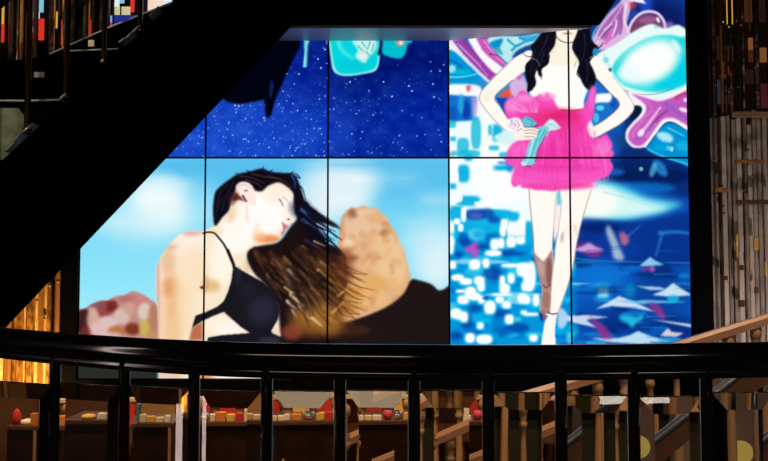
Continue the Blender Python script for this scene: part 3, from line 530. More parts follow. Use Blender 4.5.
    A.poly([(656, 134), (664, 132), (672, 136), (672, 142), (662, 141)], (190, 244, 248), .9, 1.2); A.line([(668, 128), (676, 132), (684, 136)], (120, 226, 240), 1.6, 1, .8, .8); A.ell(668, 148, 2, 2, (220, 250, 250), .9, 1); A.ell(671.5, 149, 1.6, 2.4, (220, 250, 250), .9, 1); A.ell(684, 146, 8, 5, (30, 190, 230), .7, 3); A.line([(648, 149), (662, 156), (690, 165)], (60, 200, 226), 2, 2, .8, .8); A.ell(662, 148, 8, 3, (0, 176, 226), .7, 2.5)
    A.line([(645, 147), (654, 134), (664, 122.5), (673, 121), (684, 127), (696, 134)], (250, 248, 252), 1.6, 1.4, .95, .5)
    # between arm and dress
    A.poly([(592, 82), (600, 84), (612, 96), (618, 104), (606, 118), (594, 126), (590, 110)], (24, 112, 206), 1, .8)
    A.poly([(596, 94), (611, 93), (613, 102), (594, 103)], (248, 252, 254), 1, .8, False); A.ell(600, 108, 4, 2.6, (110, 220, 250), .9, 1.4); A.ell(596, 118, 3, 5, (80, 210, 226), .8, 1.6); A.ell(613, 103, 3, 5, (10, 60, 160), .7, 1.6); A.ell(607, 97, 2, 3, (20, 90, 180), 0, 1)
    # ---- figure: legs first
    SKN = (255, 250, 242); OUT = (128, 96, 88)
    A.poly([(550, 180), (566, 180), (563, 215), (558, 232), (554, 244), (553, 210)], (250, 238, 236), 1, .6, False); A.poly([(555, 190), (562, 190), (561, 205), (557, 205)], (90, 206, 222), .9, .8, False)
    L1 = [(528.5, 180), (529.5, 198), (531, 214), (533, 234), (533.6, 246), (534.5, 256), (539, 274), (542, 288), (541, 300), (540, 309), (544, 314), (552, 314), (553, 290), (553.5, 262), (552.5, 245), (554, 222), (556.5, 198), (557, 180)]
    A.poly(L1, SKN, 1, .5); A.line(L1[:8], OUT, .8, .8, .8, .45); A.line([(556.5, 190), (554, 221), (552, 250)], (180, 150, 150), .7, .7, .7, .4)
    A.poly([(533.8, 253), (538, 257), (543, 261), (547, 257), (552.5, 251), (553, 275), (551.5, 292), (551, 312), (544, 312), (540, 308), (542, 290), (538, 272)], (178, 136, 128), 1, .7)
    A.ell(549, 272, 3, 14, (120, 74, 70), .7, 2); A.ell(541, 268, 3, 8, (205, 170, 160), .7, 2, -.2); A.ell(546, 300, 4, 8, (160, 110, 96), .7, 2)
    A.line([(543.5, 285), (546, 288), (551, 284)], (70, 50, 60), 1, .8, .9, .4)
    L2 = [(562.5, 180), (562, 208), (558.5, 228), (555.5, 244), (554.5, 258), (552, 278), (551, 296), (550, 312), (545, 321), (543, 332), (541, 345), (540.5, 356), (546, 366), (553, 364), (556, 352), (555, 332), (556.5, 319), (561, 305), (567, 288), (573.5, 264), (575.5, 250), (578.5, 235), (584, 213), (589, 198), (594, 180)]
    A.poly(L2, SKN, 1, .5)
    A.line([(562, 200), (558.5, 228), (555, 250), (552, 278), (550, 310)], (190, 160, 156), .7, .7, .7, .4); A.line([(591, 190), (584, 213), (578, 236), (574, 262), (567, 288), (560, 307), (556, 320)], (150, 124, 110), .8, .7, .75, .45)
    A.ell(562, 238, 2, 5, (226, 196, 180), .8, 1.6); A.ell(571, 230, 4, 10, (250, 238, 222), .7, 3); A.line([(563.5, 232), (561.5, 240)], (180, 130, 120), .8, .6, .7, .6); A.line([(575, 226), (578, 236)], (226, 206, 190), 3, 1.5, .6, 1.4)
    A.line([(547, 312), (552, 314), (557, 313.5)], (60, 44, 50), 1.2, 1.2, .9, .4)
    A.poly([(541, 310), (546, 313), (545, 320), (542, 318)], (170, 90, 90), .9, .7); A.poly([(539, 312), (543, 316), (542, 322), (540, 318)], (20, 40, 120), .9, .7)
    A.poly([(559, 308), (566, 312), (568, 320), (563, 328), (558, 326)], (200, 220, 246), .85, 1)
    # torso, dress, arms
    A.poly([(540, 60), (553, 46), (557, 38), (580, 38), (581, 46), (592, 54), (592, 72), (590, 84), (584, 100), (582, 112), (556, 112), (548, 98), (532, 98), (528, 80), (532, 66)], (255, 253, 248), 1, .7)
    A.poly([(556, 36), (581, 32), (578, 46), (574, 52), (590, 60), (568, 66), (546, 62), (553, 48)], (252, 244, 226), 1, .8)
    A.line([(556, 44), (552, 52), (546, 58)], (234, 214, 180), 2, 1, .6, 1); A.ell(577, 52, 2, 8, (236, 214, 176), .6, 2)
    A.poly([(531, 50.5), (522, 53.5), (513, 59), (503, 68), (493, 78.5), (484, 88), (479.3, 96), (480, 101), (489, 114), (499, 124), (509, 134), (520, 137), (526, 130), (514, 122), (506.5, 116), (500, 106), (495, 96.5), (505, 87), (513, 80), (524, 72), (536, 70), (545, 60)], SKN, 1, .5)
    A.line([(513, 59), (493, 78.5), (479.5, 96.5), (489, 114), (509, 134)], (140, 116, 104), .8, .8, .7, .4); A.line([(513, 80), (495, 96.5), (500.5, 107), (508, 119)], (110, 80, 76), .8, .9, .7, .4)
    A.ell(488, 96, 4, 7, (250, 238, 220), .7, 3, .5)
    A.poly([(588, 50), (600, 60), (612, 75), (623, 89), (631, 99), (634, 108), (630, 115), (620, 124), (608, 131), (596, 137.5), (590, 135), (585.5, 128), (594, 126), (607, 118), (619.5, 104.5), (609, 92), (598, 80), (590, 72)], SKN, 1, .5)
    A.line([(612, 76), (623, 89), (633, 104), (632, 112), (620, 124), (596, 137)], (190, 160, 150), .7, .7, .6, .4); A.line([(597, 79), (609, 92), (619.5, 104.5), (607, 118), (593, 127)], (150, 110, 100), .8, .8, .7, .4)
    A.ell(590, 131, 3, 3, (246, 226, 210), .8, 1.5)
    # head (upper part runs up behind the landing)
    A.ell(568, 16, 13, 22, (253, 240, 224), 1, .8); A.poly([(555, 20), (555.5, 34), (559, 39.5), (567, 42.5), (574, 41.5), (579, 36), (581.5, 22)], (254, 246, 230), 1, .6)
    A.line([(555, 32), (556.5, 37), (561, 41), (567, 42.8), (573, 42), (578.5, 37)], (96, 70, 50), 1.1, .9, .85, .45)
    A.poly([(561.5, 33.4), (567, 32.6), (573.5, 33.2), (567, 34.8)], (160, 110, 100), .9, .5, False)
    for sx in (562, 574): A.line([(sx-3, 13), (sx, 12), (sx+3, 13)], (60, 40, 36), 1.4, 1, .9, .5); A.line([(sx-3.4, 8), (sx, 7), (sx+3.4, 8)], (90, 60, 50), 1, .7, .8, .5)
    A.line([(566.5, 22), (568, 24), (570.5, 22.6)], (214, 170, 150), 1, .8, .8, .6)
    HR = (14, 12, 26)
    A.poly([(556, 30), (554.8, 20), (557, 8), (563, 2), (570, 0), (577, 4), (580, 12), (581.5, 24), (583, 30), (590, 20), (586, 2), (578, -9), (568, -12), (556, -8), (548, 4), (546, 20), (544, 36)], HR, 1, .7)
    A.poly([(543, 32), (555, 28), (555, 44), (549, 54), (548.5, 63), (542, 69), (542, 77), (538.5, 75), (537, 70), (535, 76), (536, 84), (531, 91), (527, 91), (527.5, 84), (525, 74), (525.5, 65), (530.5, 59), (532, 52), (531, 46), (536, 40)], HR, 1, .5)
    A.line([(549, 56), (547, 64), (540, 70), (541.5, 79)], HR, 1.8, .6, .9, .5); A.line([(531, 57), (526, 56), (522, 52)], HR, 1, .4, .8, .4); A.line([(548, 52), (548.5, 60)], HR, 1.4, .6, .9, .5)
    for p in ([(548, 36), (543, 48), (537, 60)], [(535, 50), (532, 62), (530, 74)], [(544, 52), (540, 64), (534, 70)]): A.line(p, (50, 66, 84), 1.1, .5, .6, .7)
    A.line([(531, 58), (536, 60), (540, 66)], (190, 180, 180), .7, .4, .7, .5)
    A.poly([(580, 26), (589, 22), (590.5, 36), (594, 43), (598, 47), (594.5, 55), (590, 62), (593, 69), (596, 78), (594, 86), (589, 90), (584, 86), (580, 78), (577.5, 72), (579, 62), (574, 53), (572, 46), (576, 35)], HR, 1, .5)
    A.line([(594, 52), (600, 47), (603, 43)], HR, 1.6, .6, .9, .5); A.line([(590, 58), (595, 54)], (190, 180, 190), .8, .5, .7, .5); A.line([(579, 66), (577, 74), (580, 78)], HR, 1.2, .6, .9, .4); A.line([(576, 62), (574, 68)], (90, 70, 60), .7, .3, .6, .4)
    for p in ([(584, 34), (585, 48), (582, 60)], [(586, 60), (588, 72), (586, 82)]): A.line(p, (48, 60, 90), 1.1, .5, .6, .7)
    A.ell(595.5, 52, 3, 4, (30, 150, 200), .95, 1); A.ell(580.5, 28, 1, 2, (240, 226, 200), .9, .6)
    # tutu
    PI_ = (246, 78, 186)
    A.poly([(504.5, 106), (507, 100), (512, 96), (516, 98), (520, 91), (526, 92), (530, 96), (535, 97), (540, 94.5), (544, 97), (547, 92.5), (550, 97), (553.5, 100), (557, 106), (561, 109.5), (581, 109), (586, 102), (589, 94), (594, 86), (596, 91), (594, 104), (593.5, 116), (588, 124), (587, 130), (592, 137), (598, 138), (606, 134), (609, 138), (612, 144), (611, 151), (608, 157), (560, 162), (512, 166), (508, 160), (507, 153), (510, 147), (516, 140), (524, 130), (520, 122), (509, 119), (505, 112)], PI_, 1, .8)
    A.poly([(509, 155), (514, 168), (511, 181), (514, 187), (520, 185), (522, 188), (529, 188), (536, 190), (545, 190), (553, 191), (562, 189), (570, 188.5), (581, 186), (592, 183.5), (600, 179), (608, 175.5), (613, 167), (610, 160), (606, 150)], (248, 84, 192), 1, .7)
    for q in ((545, 118, 22, 9, (232, 40, 116), .8, 7), (566, 117, 14, 7, (228, 30, 108), .85, 6), (570, 128, 16, 12, (238, 50, 150), .7, 8), (512, 106, 6, 7, (248, 140, 210), .8, 4), (525, 98, 8, 4, (250, 160, 220), .7, 3), (547, 97, 8, 4, (250, 130, 200), .7, 3), (592, 98, 3, 12, (246, 110, 210), .7, 3), (560, 152, 30, 12, (240, 48, 160), .7, 10), (520, 150, 10, 8, (250, 110, 206), .7, 5), (603, 148, 8, 8, (252, 140, 216), .7, 5), (560, 186, 34, 4, (238, 44, 150), .7, 3), (560, 168, 40, 4, (236, 50, 164), .5, 3), (530, 112, 12, 6, (240, 70, 170), .6, 5)): A.ell(*q)
    for k in range(110):
        x = r.uniform(510, 609); t = (x-560)/50
        y0 = r.uniform(128, 165); L = r.uniform(8, 22)
        if y0+L > 188-5*abs(t)**2*2: L = max(3, 186-9*t*t-y0)
        A.line([(x-t*3, y0), (x, y0+L)], [(252, 150, 222), (232, 50, 160), (250, 110, 206), (226, 40, 140)][r.randint(4)], r.uniform(.5, 1.5), .4, .4, .7)
    for k in range(36):
        x = 513+k*2.72; y = 187.5-((x-560)/50)**2*9+1.5
        A.line([(x, y-6), (x+r.uniform(-1, 1), y+r.uniform(-.5, 1.5))], (250, 110, 200), 1.6, .8, .7, .6)
    for k in range(44):
        a_ = r.uniform(0, math.pi); x = 522+16*math.cos(a_)*1.1; y = 108-12*math.sin(a_)
        A.line([(530+.4*(x-522), 112), (x, y)], (252, 150, 220), 1, .3, .35, .7)
    A.line([(510, 158), (540, 166), (580, 166), (610, 158)], (226, 50, 150), 1.2, 1.2, .35, 1.2)
    A.line([(561, 110), (571, 110.6), (581, 109.5)], (170, 30, 70), 1.2, 1.2, .8, .5)
    # bow, flowers and hand
    TL = (126, 214, 222)
    A.poly([(494, 137), (506, 131), (516, 133), (520, 138), (512, 143), (502, 144)], (214, 244, 244), .95, 1)
    A.poly([(508, 122), (512, 118), (518, 118), (522, 122), (523, 128), (518, 131), (512, 131), (508, 127)], (246, 240, 246), 1, .6)
    for p in ([(511, 121), (515, 125), (513, 129)], [(515, 120), (519, 124), (517, 129)], [(509, 126), (513, 124), (520, 126)], [(512, 119), (511, 124)]): A.line(p, (190, 110, 170), .8, .5, .7, .4)
    A.poly([(521, 121), (526, 116), (531, 118), (537, 123), (534, 127), (525, 127)], (100, 196, 216), 1, .6, False); A.line([(527, 118), (533, 122), (531, 126)], (30, 140, 190), 1.2, .8, .7, .6); A.line([(525, 127), (532, 127), (538, 125)], (40, 60, 70), .9, .9, .8, .4)
    A.poly([(541, 131), (545, 124), (550, 119), (554, 120), (561, 128), (556, 130), (549, 131), (546, 137)], (206, 238, 242), 1, .6, False); A.line([(548, 124), (553, 125), (558, 128)], (130, 180, 200), 1, .6, .8, .5)
    A.poly([(538, 128), (547, 126), (549, 131), (544, 138), (537, 150), (534.5, 163), (529, 165), (520, 164), (525, 158), (527.5, 148), (532, 138)], TL, 1, .6)
    for p in ([(540, 130), (536, 142), (531, 158)], [(545, 130), (539, 142)]): A.line(p, (40, 170, 186), 1.8, 1, .7, .7)
    A.line([(533, 140), (530, 152), (527, 162)], (210, 244, 244), 1.4, 1, .8, .6); A.line([(547, 132), (540, 146), (535, 162)], (50, 70, 80), .7, .7, .7, .4); A.line([(520, 164), (525, 166), (531, 167)], (60, 70, 90), .9, .7, .8, .5); A.ell(524, 164, 3, 2, (210, 240, 246), .9, .8)
    A.poly([(513, 136), (519, 129), (526, 127.5), (534, 128), (538.5, 130), (537, 133), (537.5, 136), (534, 139), (526, 140), (518, 140.5)], (254, 242, 230), 1, .5)
    for p in ([(524, 130.5), (531, 130), (537.5, 131.5)], [(525, 133.5), (531, 133), (537, 134.5)], [(525, 137), (531, 136.5), (535.5, 138)], [(517, 131), (522, 128.6)]): A.line(p, (150, 100, 96), .7, .6, .8, .35)
    # noise speckle
    return A.a
rnd = random.Random(4)
YW = 6.40                                             # face of the video wall
# ------------------------------------------------------------------ room shell
def struct(name, bm, m): return tag(obj(name, bm, m), kind='structure')
struct('floor', BX((-7, -5, -.1), (7, 9.3, 0)), M['floor'])
struct('ceiling', BX((-7, -5, 5.2), (7, 9.3, 5.3)), M['ceil'])
struct('wall_back', BX((-7, 9.1, 0), (7, 9.3, 5.2)), M['wall'])
struct('wall_left', BX((-7.2, -5, 0), (-7, 9.3, 5.2)), M['wall'])
struct('wall_right', BX((7, -5, 0), (7.2, 9.3, 5.2)), M['wall'])
struct('wall_front', BX((-7, -5.2, 0), (7, -5, 5.2)), M['wall'])
# ------------------------------------------------------------------ video wall
cols_px = [81.5, 205.6, 328.0, 448.8, 569.6, 688.6]
XS = [P(p, 158, YW).x for p in cols_px]
ZM = P(384, 157.8, YW).z; ZB = P(384, 379.3, YW).z; HT = ZM-ZB
PIC = {'stars': art_stars(), 'beach': art_beach(), 'party': art_party()}
def art_px(X, Z):                                     # where the picture's own coordinates lie on the wall
    d = YW*math.cos(PITCH)+(Z-CZ)*math.sin(PITCH); v = -YW*math.sin(PITCH)+(Z-CZ)*math.cos(PITCH)
    return 384+F*X/d, 230.5-F*v/d
def screen_mesh(name, x0, x1, z0, z1, pic, parent, y):
    nx, nz = 216, 384
    gx, gz = np.meshgrid(np.linspace(x0, x1, nx+1), np.linspace(z0, z1, nz+1))
    co = np.stack([gx, np.full_like(gx, y), gz], -1).reshape(-1, 3).astype(np.float32)
    u, v = art_px(gx, gz)
    A = PIC[pic]; fu = np.clip((u-ART_X0)*ART_S-.5, 0, A.shape[1]-1.001); fv = np.clip((v-ART_Y0)*ART_S-.5, 0, A.shape[0]-1.001)
    iu, iv = fu.astype(int), fv.astype(int); du, dv = (fu-iu)[..., None], (fv-iv)[..., None]
    c = (A[iv, iu]*(1-du)+A[iv, iu+1]*du)*(1-dv)+(A[iv+1, iu]*(1-du)+A[iv+1, iu+1]*du)*dv
    c = np.clip(c, 0, 1); c = np.where(c <= .04045, c/12.92, ((c+.055)/1.055)**2.4)
    rgba = np.concatenate([c, np.ones(c.shape[:2]+(1,))], -1).reshape(-1, 4).astype(np.float32)
    i = np.arange(nx*nz); r_, c_ = i//nx, i % nx; a = r_*(nx+1)+c_
    quads = np.stack([a, a+1, a+nx+2, a+nx+1], -1).astype(np.int32)
    me = bpy.data.meshes.new(name); me.vertices.add(len(co)); me.vertices.foreach_set('co', co.ravel())
    me.loops.add(quads.size); me.loops.foreach_set('vertex_index', quads.ravel())
    me.polygons.add(len(quads)); me.polygons.foreach_set('loop_start', np.arange(0, quads.size, 4, dtype=np.int32)); me.polygons.foreach_set('loop_total', np.full(len(quads), 4, np.int32))
    me.update(calc_edges=True)
    at = me.color_attributes.new('picture', 'FLOAT_COLOR', 'POINT'); at.data.foreach_set('color', rgba.ravel())
    me.materials.append(M['screen']); o = bpy.data.objects.new(name, me); S.collection.objects.link(o); o.parent = parent
    o.matrix_parent_inverse = Matrix.Translation(-parent.location); return o
PL = {(0, 0): 'upright display panel at top far left, mostly hidden by the black staircase, speckled blue picture',
      (1, 0): 'display panel of speckled blue starfield crossed by a black chair silhouette beside the staircase',
      (2, 0): 'display panel of speckled dark blue with two turquoise chair shapes under the landing',
      (3, 0): 'display panel with the pink-dress girl\'s folded arm, bow and flowers, balloons at left',
      (4, 0): 'display panel with big cyan foil balloon and pink letter balloon behind a bent elbow',
      (0, 1): 'display panel of pale sky, reddish rocks and a bare arm, bottom left corner',
      (1, 1): 'display panel with the woman\'s tilted head, black bikini top and windblown hair',
      (2, 1): 'display panel of hair tips against a sunlit orange rock and dark slope',
      (3, 1): 'display panel of white bokeh on cyan beside a bare leg under the pink tutu hem',
      (4, 1): 'display panel of deep blue ripples and pale shards, bottom right of the video wall'}
CAP_ = .0064
for i in range(5):
    for j in range(2):
        z1, z0 = (ZM+HT, ZM) if j == 0 else (ZM, ZB)
        t = thing('video_panel', ((XS[i]+XS[i+1])/2, YW+.09, z0), PL[(i, j)], 'screen', 'panels of the video wall')
        obj('casing', BX((XS[i], YW, z0), (XS[i+1], YW+.09, z1)), M['frame'], t)
        e = CAP_*(1.0 if j else 1.0)
        pic = 'party' if i >= 3 else ('stars' if j == 0 else 'beach')
        screen_mesh('screen', XS[i]+e, XS[i+1]-e, z0+e, z1-e, pic, t, YW-.002)
# black surround and the plinth below it
xl, xr = P(61, 300, YW-.02).x, P(713, 300, YW-.02).x
t = thing('video_wall_surround', (0, YW+.1, 0), 'matte black surround framing the whole video wall', 'frame')
obj('side_frame', BX((xl, YW-.03, 0), (XS[0]-.001, YW+.2, ZM+HT+.12)), M['frame'], t)
obj('side_frame', BX((XS[5]+.001, YW-.03, 0), (xr, YW+.2, ZM+HT+.12)), M['frame'], t)
obj('bottom_frame', BX((XS[0], YW-.03, ZB-.10), (XS[5], YW+.2, ZB-.001)), M['frame'], t)
obj('top_frame', BX((XS[0], YW-.03, ZM+HT+.001), (XS[5], YW+.2, ZM+HT+.12)), M['frame'], t)
obj('back_board', BX((xl, YW+.2, 0), (xr, YW+.3, ZM+HT+.12)), M['frame'], t)
tag(obj('plinth', BX((XS[0], YW-.02, .0), (XS[5], YW+.19, ZB-.102)), M['brown'], t), None)
# ------------------------------------------------------------------ black staircase with landing crossing the wall
YS0, YS1 = 5.93, 5.96
up = [(-40, 199), (13, 150), (60, 107), (100, 67.5), (140, 31), (176, 0), (222, -48)]
lo = [(222, -130), (700, -130), (616, 0), (600, 24), (292, 24), (275, 42), (165, 157.5), (79, 247.5), (17, 318), (-40, 374)]
st = thing('staircase', (P(-40, 374, YS0).x, YS0, 0), 'massive black staircase rising right to a landing in front of the video wall', 'staircase')
pts = [(P(x, y, YS0).x, P(x, y, YS0).z) for x, y in up+lo[2:3]]
outl = [(P(x, y, YS0).x, P(x, y, YS0).z) for x, y in [(-40, 199), (176, 0), (222, -48), (648, -48), (616, 0), (600, 24), (292, 24), (275, 42), (-40, 374)]]
obj('stringer', prism_xz(outl, YS0, YS1), M['stair'], st)
zs = P(384, 24, YS0).z
bl = P(275, 40, YW-.06); br = P(447, 40, YW-.06)
fl, fr = P(292, 24, YS0+.1), P(600, 24, YS0+.1)
obj('soffit', prism_xy([(fl.x-.02, YS0+.101), (fr.x-.05, YS0+.101), (br.x, YW-.06), (bl.x-.02, YW-.06)], zs+.001, zs+.04), M['soffit'], st)
obj('landing_slab', prism_xy([(fl.x+.05, YS0+.101), (fr.x-.05, YS0+.101), (br.x, YW-.06), (bl.x+.05, YW-.06)], zs+.041, zs+.30), M['stair'], st)
for k in range(12):                                  # treads behind the stringer
    x = -40+k*19; y = 199-k*17.4
    p = P(x, y+12, YS1); q = P(x+21, y+12, YS1)
    obj('tread', BX((p.x, YS1+.001, p.z-.06), (q.x-.01, YS1+.30, p.z)), M['stair'], st)
for x, y, w_, h_ in ((4, 153, 12, 3), (12, 143, 12, 3.5), (22, 134, 12, 3), (58, 101, 8, 2), (118, 44, 5, 2), (124, 40.5, 9, 3), (131, 34, 9, 3), (148, 18, 11, 5)):
    p = P(x, y, YS0-.004); q = P(x+w_*.6, y-w_*.55, YS0-.004); th = h_/960*6
    obj('nosing', prism_xz([(p.x, p.z+.012), (q.x, q.z+.012), (q.x+.02, q.z+.012+th*.9), (p.x+.02, p.z+.012+th*.5)], YS0-.003, YS0+.12), M['tread'], st)
# its balustrade of bronze posts
sb = st
for x, y, w_ in ((-12, 168, 7), (27, 131, 6.6), (66, 97, 6.2), (104, 62, 6), (140, 30, 5.6), (176, -2, 5.4)):
    p = P(x, y, YS0+.05); r_ = w_/960*6/2; zt = p.z+1.0
    po = obj('post', lathe(p.x, p.y, [(p.z-.02, r_*1.5), (p.z+.015, r_*1.5), (p.z+.02, r_), (zt, r_)]), M['bronze'], sb)
a, b = P(-12, 168, YS0+.05), P(176, -2, YS0+.05)
obj('bronze_handrail', tube([(a.x, a.y, a.z+1.0), (b.x, b.y, b.z+1.0)], .028), M['bronze'], sb)
YF, YG = 6.16, 6.10
bp = [(-60, -70), (215, -70), (215, 20), (205, 40), (100, 148), (30, 215), (-60, 295)]
tag(obj('stair_partition', prism_xz([(P(x, y, 6.345).x, P(x, y, 6.345).z) for x, y in bp], 6.33, 6.36), M['frame']), 'flat dark partition rising beyond the bronze posts at the upper left', 'partition')
# a second, farther flight
fs = st
ol = [(P(x, y, YF).x, P(x, y, YF).z) for x, y in ((-60, 72), (50, 55), (108, 29), (200, -8), (225, -8), (225, 20), (120, 68), (60, 100), (-60, 108))]
obj('far_stringer', prism_xz(ol, YF, YF+.04), M['stair'], fs)
obj('edge_trim', tube([P(*q, YF-.01) for q in ((50, 54), (108, 28), (200, -9))], .006, 8), M['tread'], fs)
obj('edge_trim', tube([P(*q, YF-.01) for q in ((-40, 100), (26, 101), (60, 100))], .008, 8), M['tread'], fs)
obj('edge_trim', tube([P(*q, YF-.01) for q in ((68, 51), (118, 49))], .006, 8), M['tread'], fs)
obj('bracket', BX(P(89, 47, YF-.01), P(94, 40, YF-.03)), M['cream'], fs)
obj('bracket', BX(P(35, 78, YF-.01), P(44, 72, YF-.03)), M['tread'], fs)
fg = thing('frosted_balustrade_panel', P(10, 145, YG), 'greenish frosted glass panel low at the left behind the staircase edge', 'glass panel')
a, b = P(-30, 108, YG), P(24, 150, YG)
obj('pane', prism_xz([(P(x, y, YG).x, P(x, y, YG).z) for x, y in ((-30, 108), (18, 108), (24, 116), (24, 160), (-30, 160))], YG, YG+.015), M['frost'], fg)
# lit poster screen far behind
def patches(name, rects, y, parent, depth=.01):
    for (x0, y0, x1, y1, m) in rects: obj(name, BX(P(x0, y0, y), P(x1, y1, y-depth)), m, parent)
E = lambda n, c: emis(n, None, tuple(((v/255+.055)/1.055)**2.4 for v in c))
em = {k: E('lit_'+k, c) for k, c in dict(navy=(20, 30, 110), red=(214, 50, 40), white=(225, 235, 240), pale=(130, 190, 215), skin=(245, 215, 185), gold=(215, 160, 60), cream=(205, 195, 150), blue=(30, 45, 140)).items()}
ps = thing('lit_advert_screen', P(90, 60, 6.30), 'far lit advertising screen in navy, red and white glimpsed between the bronze posts', 'screen')
obj('casing', BX(P(-30, -45, 6.30), P(205, 52, 6.325)), M['frame'], ps)
patches('picture', [(-30, 0, 3.5, 24, em['gold']), (-30, 24.5, 3.5, 42, em['red']), (31, -8, 37.5, 12, em['navy']), (31, 12.5, 39, 18, em['white']), (31, 18.5, 37.5, 27, em['navy']), (31, 27.5, 38, 32, em['white']), (38, -6, 43, 12, em['pale']), (38, 19, 43.5, 40, em['red']),
    (69.5, 4, 72, 19, em['gold']), (90.5, 20, 93, 36, em['red']), (92, 14, 93, 20, em['cream']), (56, 12, 57.5, 28, em['gold']), (61, 20, 63, 44, em['red']), (106, 16, 112, 22, em['pale']), (106, 22.5, 112, 30, em['red']), (115, -6, 119, 6.5, em['white']), (120, -6, 124, 3, em['pale']),
    (115, 7, 119.5, 14.5, em['cream']), (122, 7, 130, 14.5, em['cream']), (112, 15.5, 137, 28, em['blue']), (131, -5, 134, 12, em['red']), (142, -8, 148, 14, em['navy']), (148.5, -20, 163, 14, em['skin']), (155, -20, 175, 8, em['white'])], 6.295, ps)
# ------------------------------------------------------------------ mirrored strip screens left and right
def strips(name, label, lst, zt, zb, Y):
    t = thing(name, (P((lst[0][0]+lst[-1][0])/2, 250, Y).x, Y, zb), label, 'decorative screen')
    for (px, wpx, mt, top, bot, dy) in lst:
        x = P(px, 289, Y).x; hw = wpx/960*Y/2; y = Y+dy
        za = zt if top is None else P(px, top, Y).z; zc = zb if bot is None else P(px, bot, Y).z
        bm = bmesh.new(); ang = rnd.uniform(-.35, .35); c, s_ = math.cos(ang), math.sin(ang)
        prof = [(-hw, 0), (-hw*.6, -hw*.7), (hw*.6, -hw*.7), (hw, 0), (0, hw*.5)]
        A_ = [bm.verts.new((x+u*c-v*s_, y+u*s_+v*c, zc)) for u, v in prof]; B_ = [bm.verts.new((x+u*c-v*s_, y+u*s_+v*c, za)) for u, v in prof]
        bm.faces.new(A_); bm.faces.new(B_[::-1])
        for k in range(5): bm.faces.new((A_[k], B_[k], B_[(k+1) % 5], A_[(k+1) % 5]))
        obj('strip', bm, M[mt], t)
    return t
def studs(t, pts, Y, r=.011):
    for x, y in pts:
        p = P(x, y, Y); bm = bmesh.new(); bmesh.ops.create_icosphere(bm, subdivisions=2, radius=r); bmesh.ops.translate(bm, verts=bm.verts, vec=p)
        obj('stud', bm, M['crystal'], t)
L = []
x = -20
for k, (w_, mt) in enumerate([(6, 'goldstrip'), (4, 'goldlight'), (7, 'amber'), (5, 'goldstrip'), (4, 'goldlight'), (7, 'amber'), (4, 'goldstrip'), (7, 'goldstrip'), (3.4, 'goldlight'), (8, 'goldstrip'), (4, 'goldlight'), (6, 'amber'), (3, 'goldlight'), (4, 'goldstrip')]):
    L.append((x+w_/2, w_*1.02, mt, 235, None, rnd.uniform(-.02, .02))); x += w_
gs = strips('gold_strip_screen', 'glowing gold vertical mirror strips at the lower left below the staircase', L, 2.2, .02, 6.62)
obj('backing', BX((P(-24, 289, 6.7).x, 6.70, .0), (P(60, 289, 6.7).x, 6.72, P(0, 235, 6.6).z)), M['amber'], gs)
studs(gs, [(50, 285), (44, 318), (58, 281), (37, 300)], 6.58, .012)
U = []
for px, w_, mt in ((-8, 7, 'darkmirror'), (6, 6, 'darkmirror'), (12, 4, 'darkmirror'), (16.5, 4, 'amber'), (22, 5, 'darkmirror'), (29, 6, 'darkmirror'), (46, 6, 'darkmirror'), (49.5, 2.2, 'amber'), (53, 4, 'darkmirror'), (57.5, 2, 'goldstrip'), (61, 4, 'darkmirror'), (66, 6, 'darkmirror'), (80, 5, 'darkmirror'), (84.5, 2, 'amber'), (88, 4, 'darkmirror'), (97, 5, 'darkmirror'), (103, 6, 'darkmirror'), (109, 2, 'darkmirror'), (136, 5, 'darkmirror'), (141, 4, 'darkmirror')):
    U.append((px, w_, mt, None, {True: 60, False: 45}[px < 60] if px < 110 else 20, rnd.uniform(-.02, .02)))
us = strips('dark_strip_screen', 'dark mirror strips hanging at the upper left behind the bronze posts', U, 4.4, 3, 6.26)
R_ = [(714.5, 3, 'silver', 118, None), (718.5, 4, 'silver', 118, None), (725.5, 6, 'palesilver', 117, None), (731, 4, 'silver', 116, None), (736, 5, 'silver', 120, None), (741.5, 6, 'palesilver', 112, None), (747, 4, 'silver', 112, None), (752.5, 6, 'palesilver', 125, None), (758, 5, 'silver', 110, None), (763, 5, 'silver', 112, None), (768.5, 5, 'palesilver', 116, None), (775, 6, 'silver', 116, None), (782, 7, 'palesilver', 116, None), (790, 7, 'silver', 116, None),
      (714, 2.4, 'darkmirror', None, 117), (719, 5, 'darkmirror', None, 116), (726, 3, 'amber', 26, 115), (731, 3.5, 'darkmirror', None, 115), (736, 4, 'darkmirror', None, 119), (742, 4, 'darkmirror', None, 111), (748, 3, 'darkmirror', None, 111), (755, 2, 'amber', None, 30), (762, 6, 'darkmirror', None, 109), (775, 7, 'darkmirror', None, 114)]
R_ = [(a_, b_, c_, d_, e_, rnd.uniform(-.02, .02)) for a_, b_, c_, d_, e_ in R_]  # dark upper and grey lower pieces paint the mirrored tones
rs = strips('silver_strip_screen', 'tall mirrored strips with crystal studs at right of the video wall', R_, 4.4, .02, 6.58)
studs(rs, [(705+10, 85), (723, 22), (729, 27), (736, 21), (741, 25), (720, 76), (729, 92), (738, 87), (755, 68), (748, 111), (764, 112), (711, 205), (711, 212), (724, 206), (724, 213), (739, 205), (759, 205), (759, 213), (714, 160), (722, 186), (744, 190), (752, 176), (748, 150)], 6.53, .009)
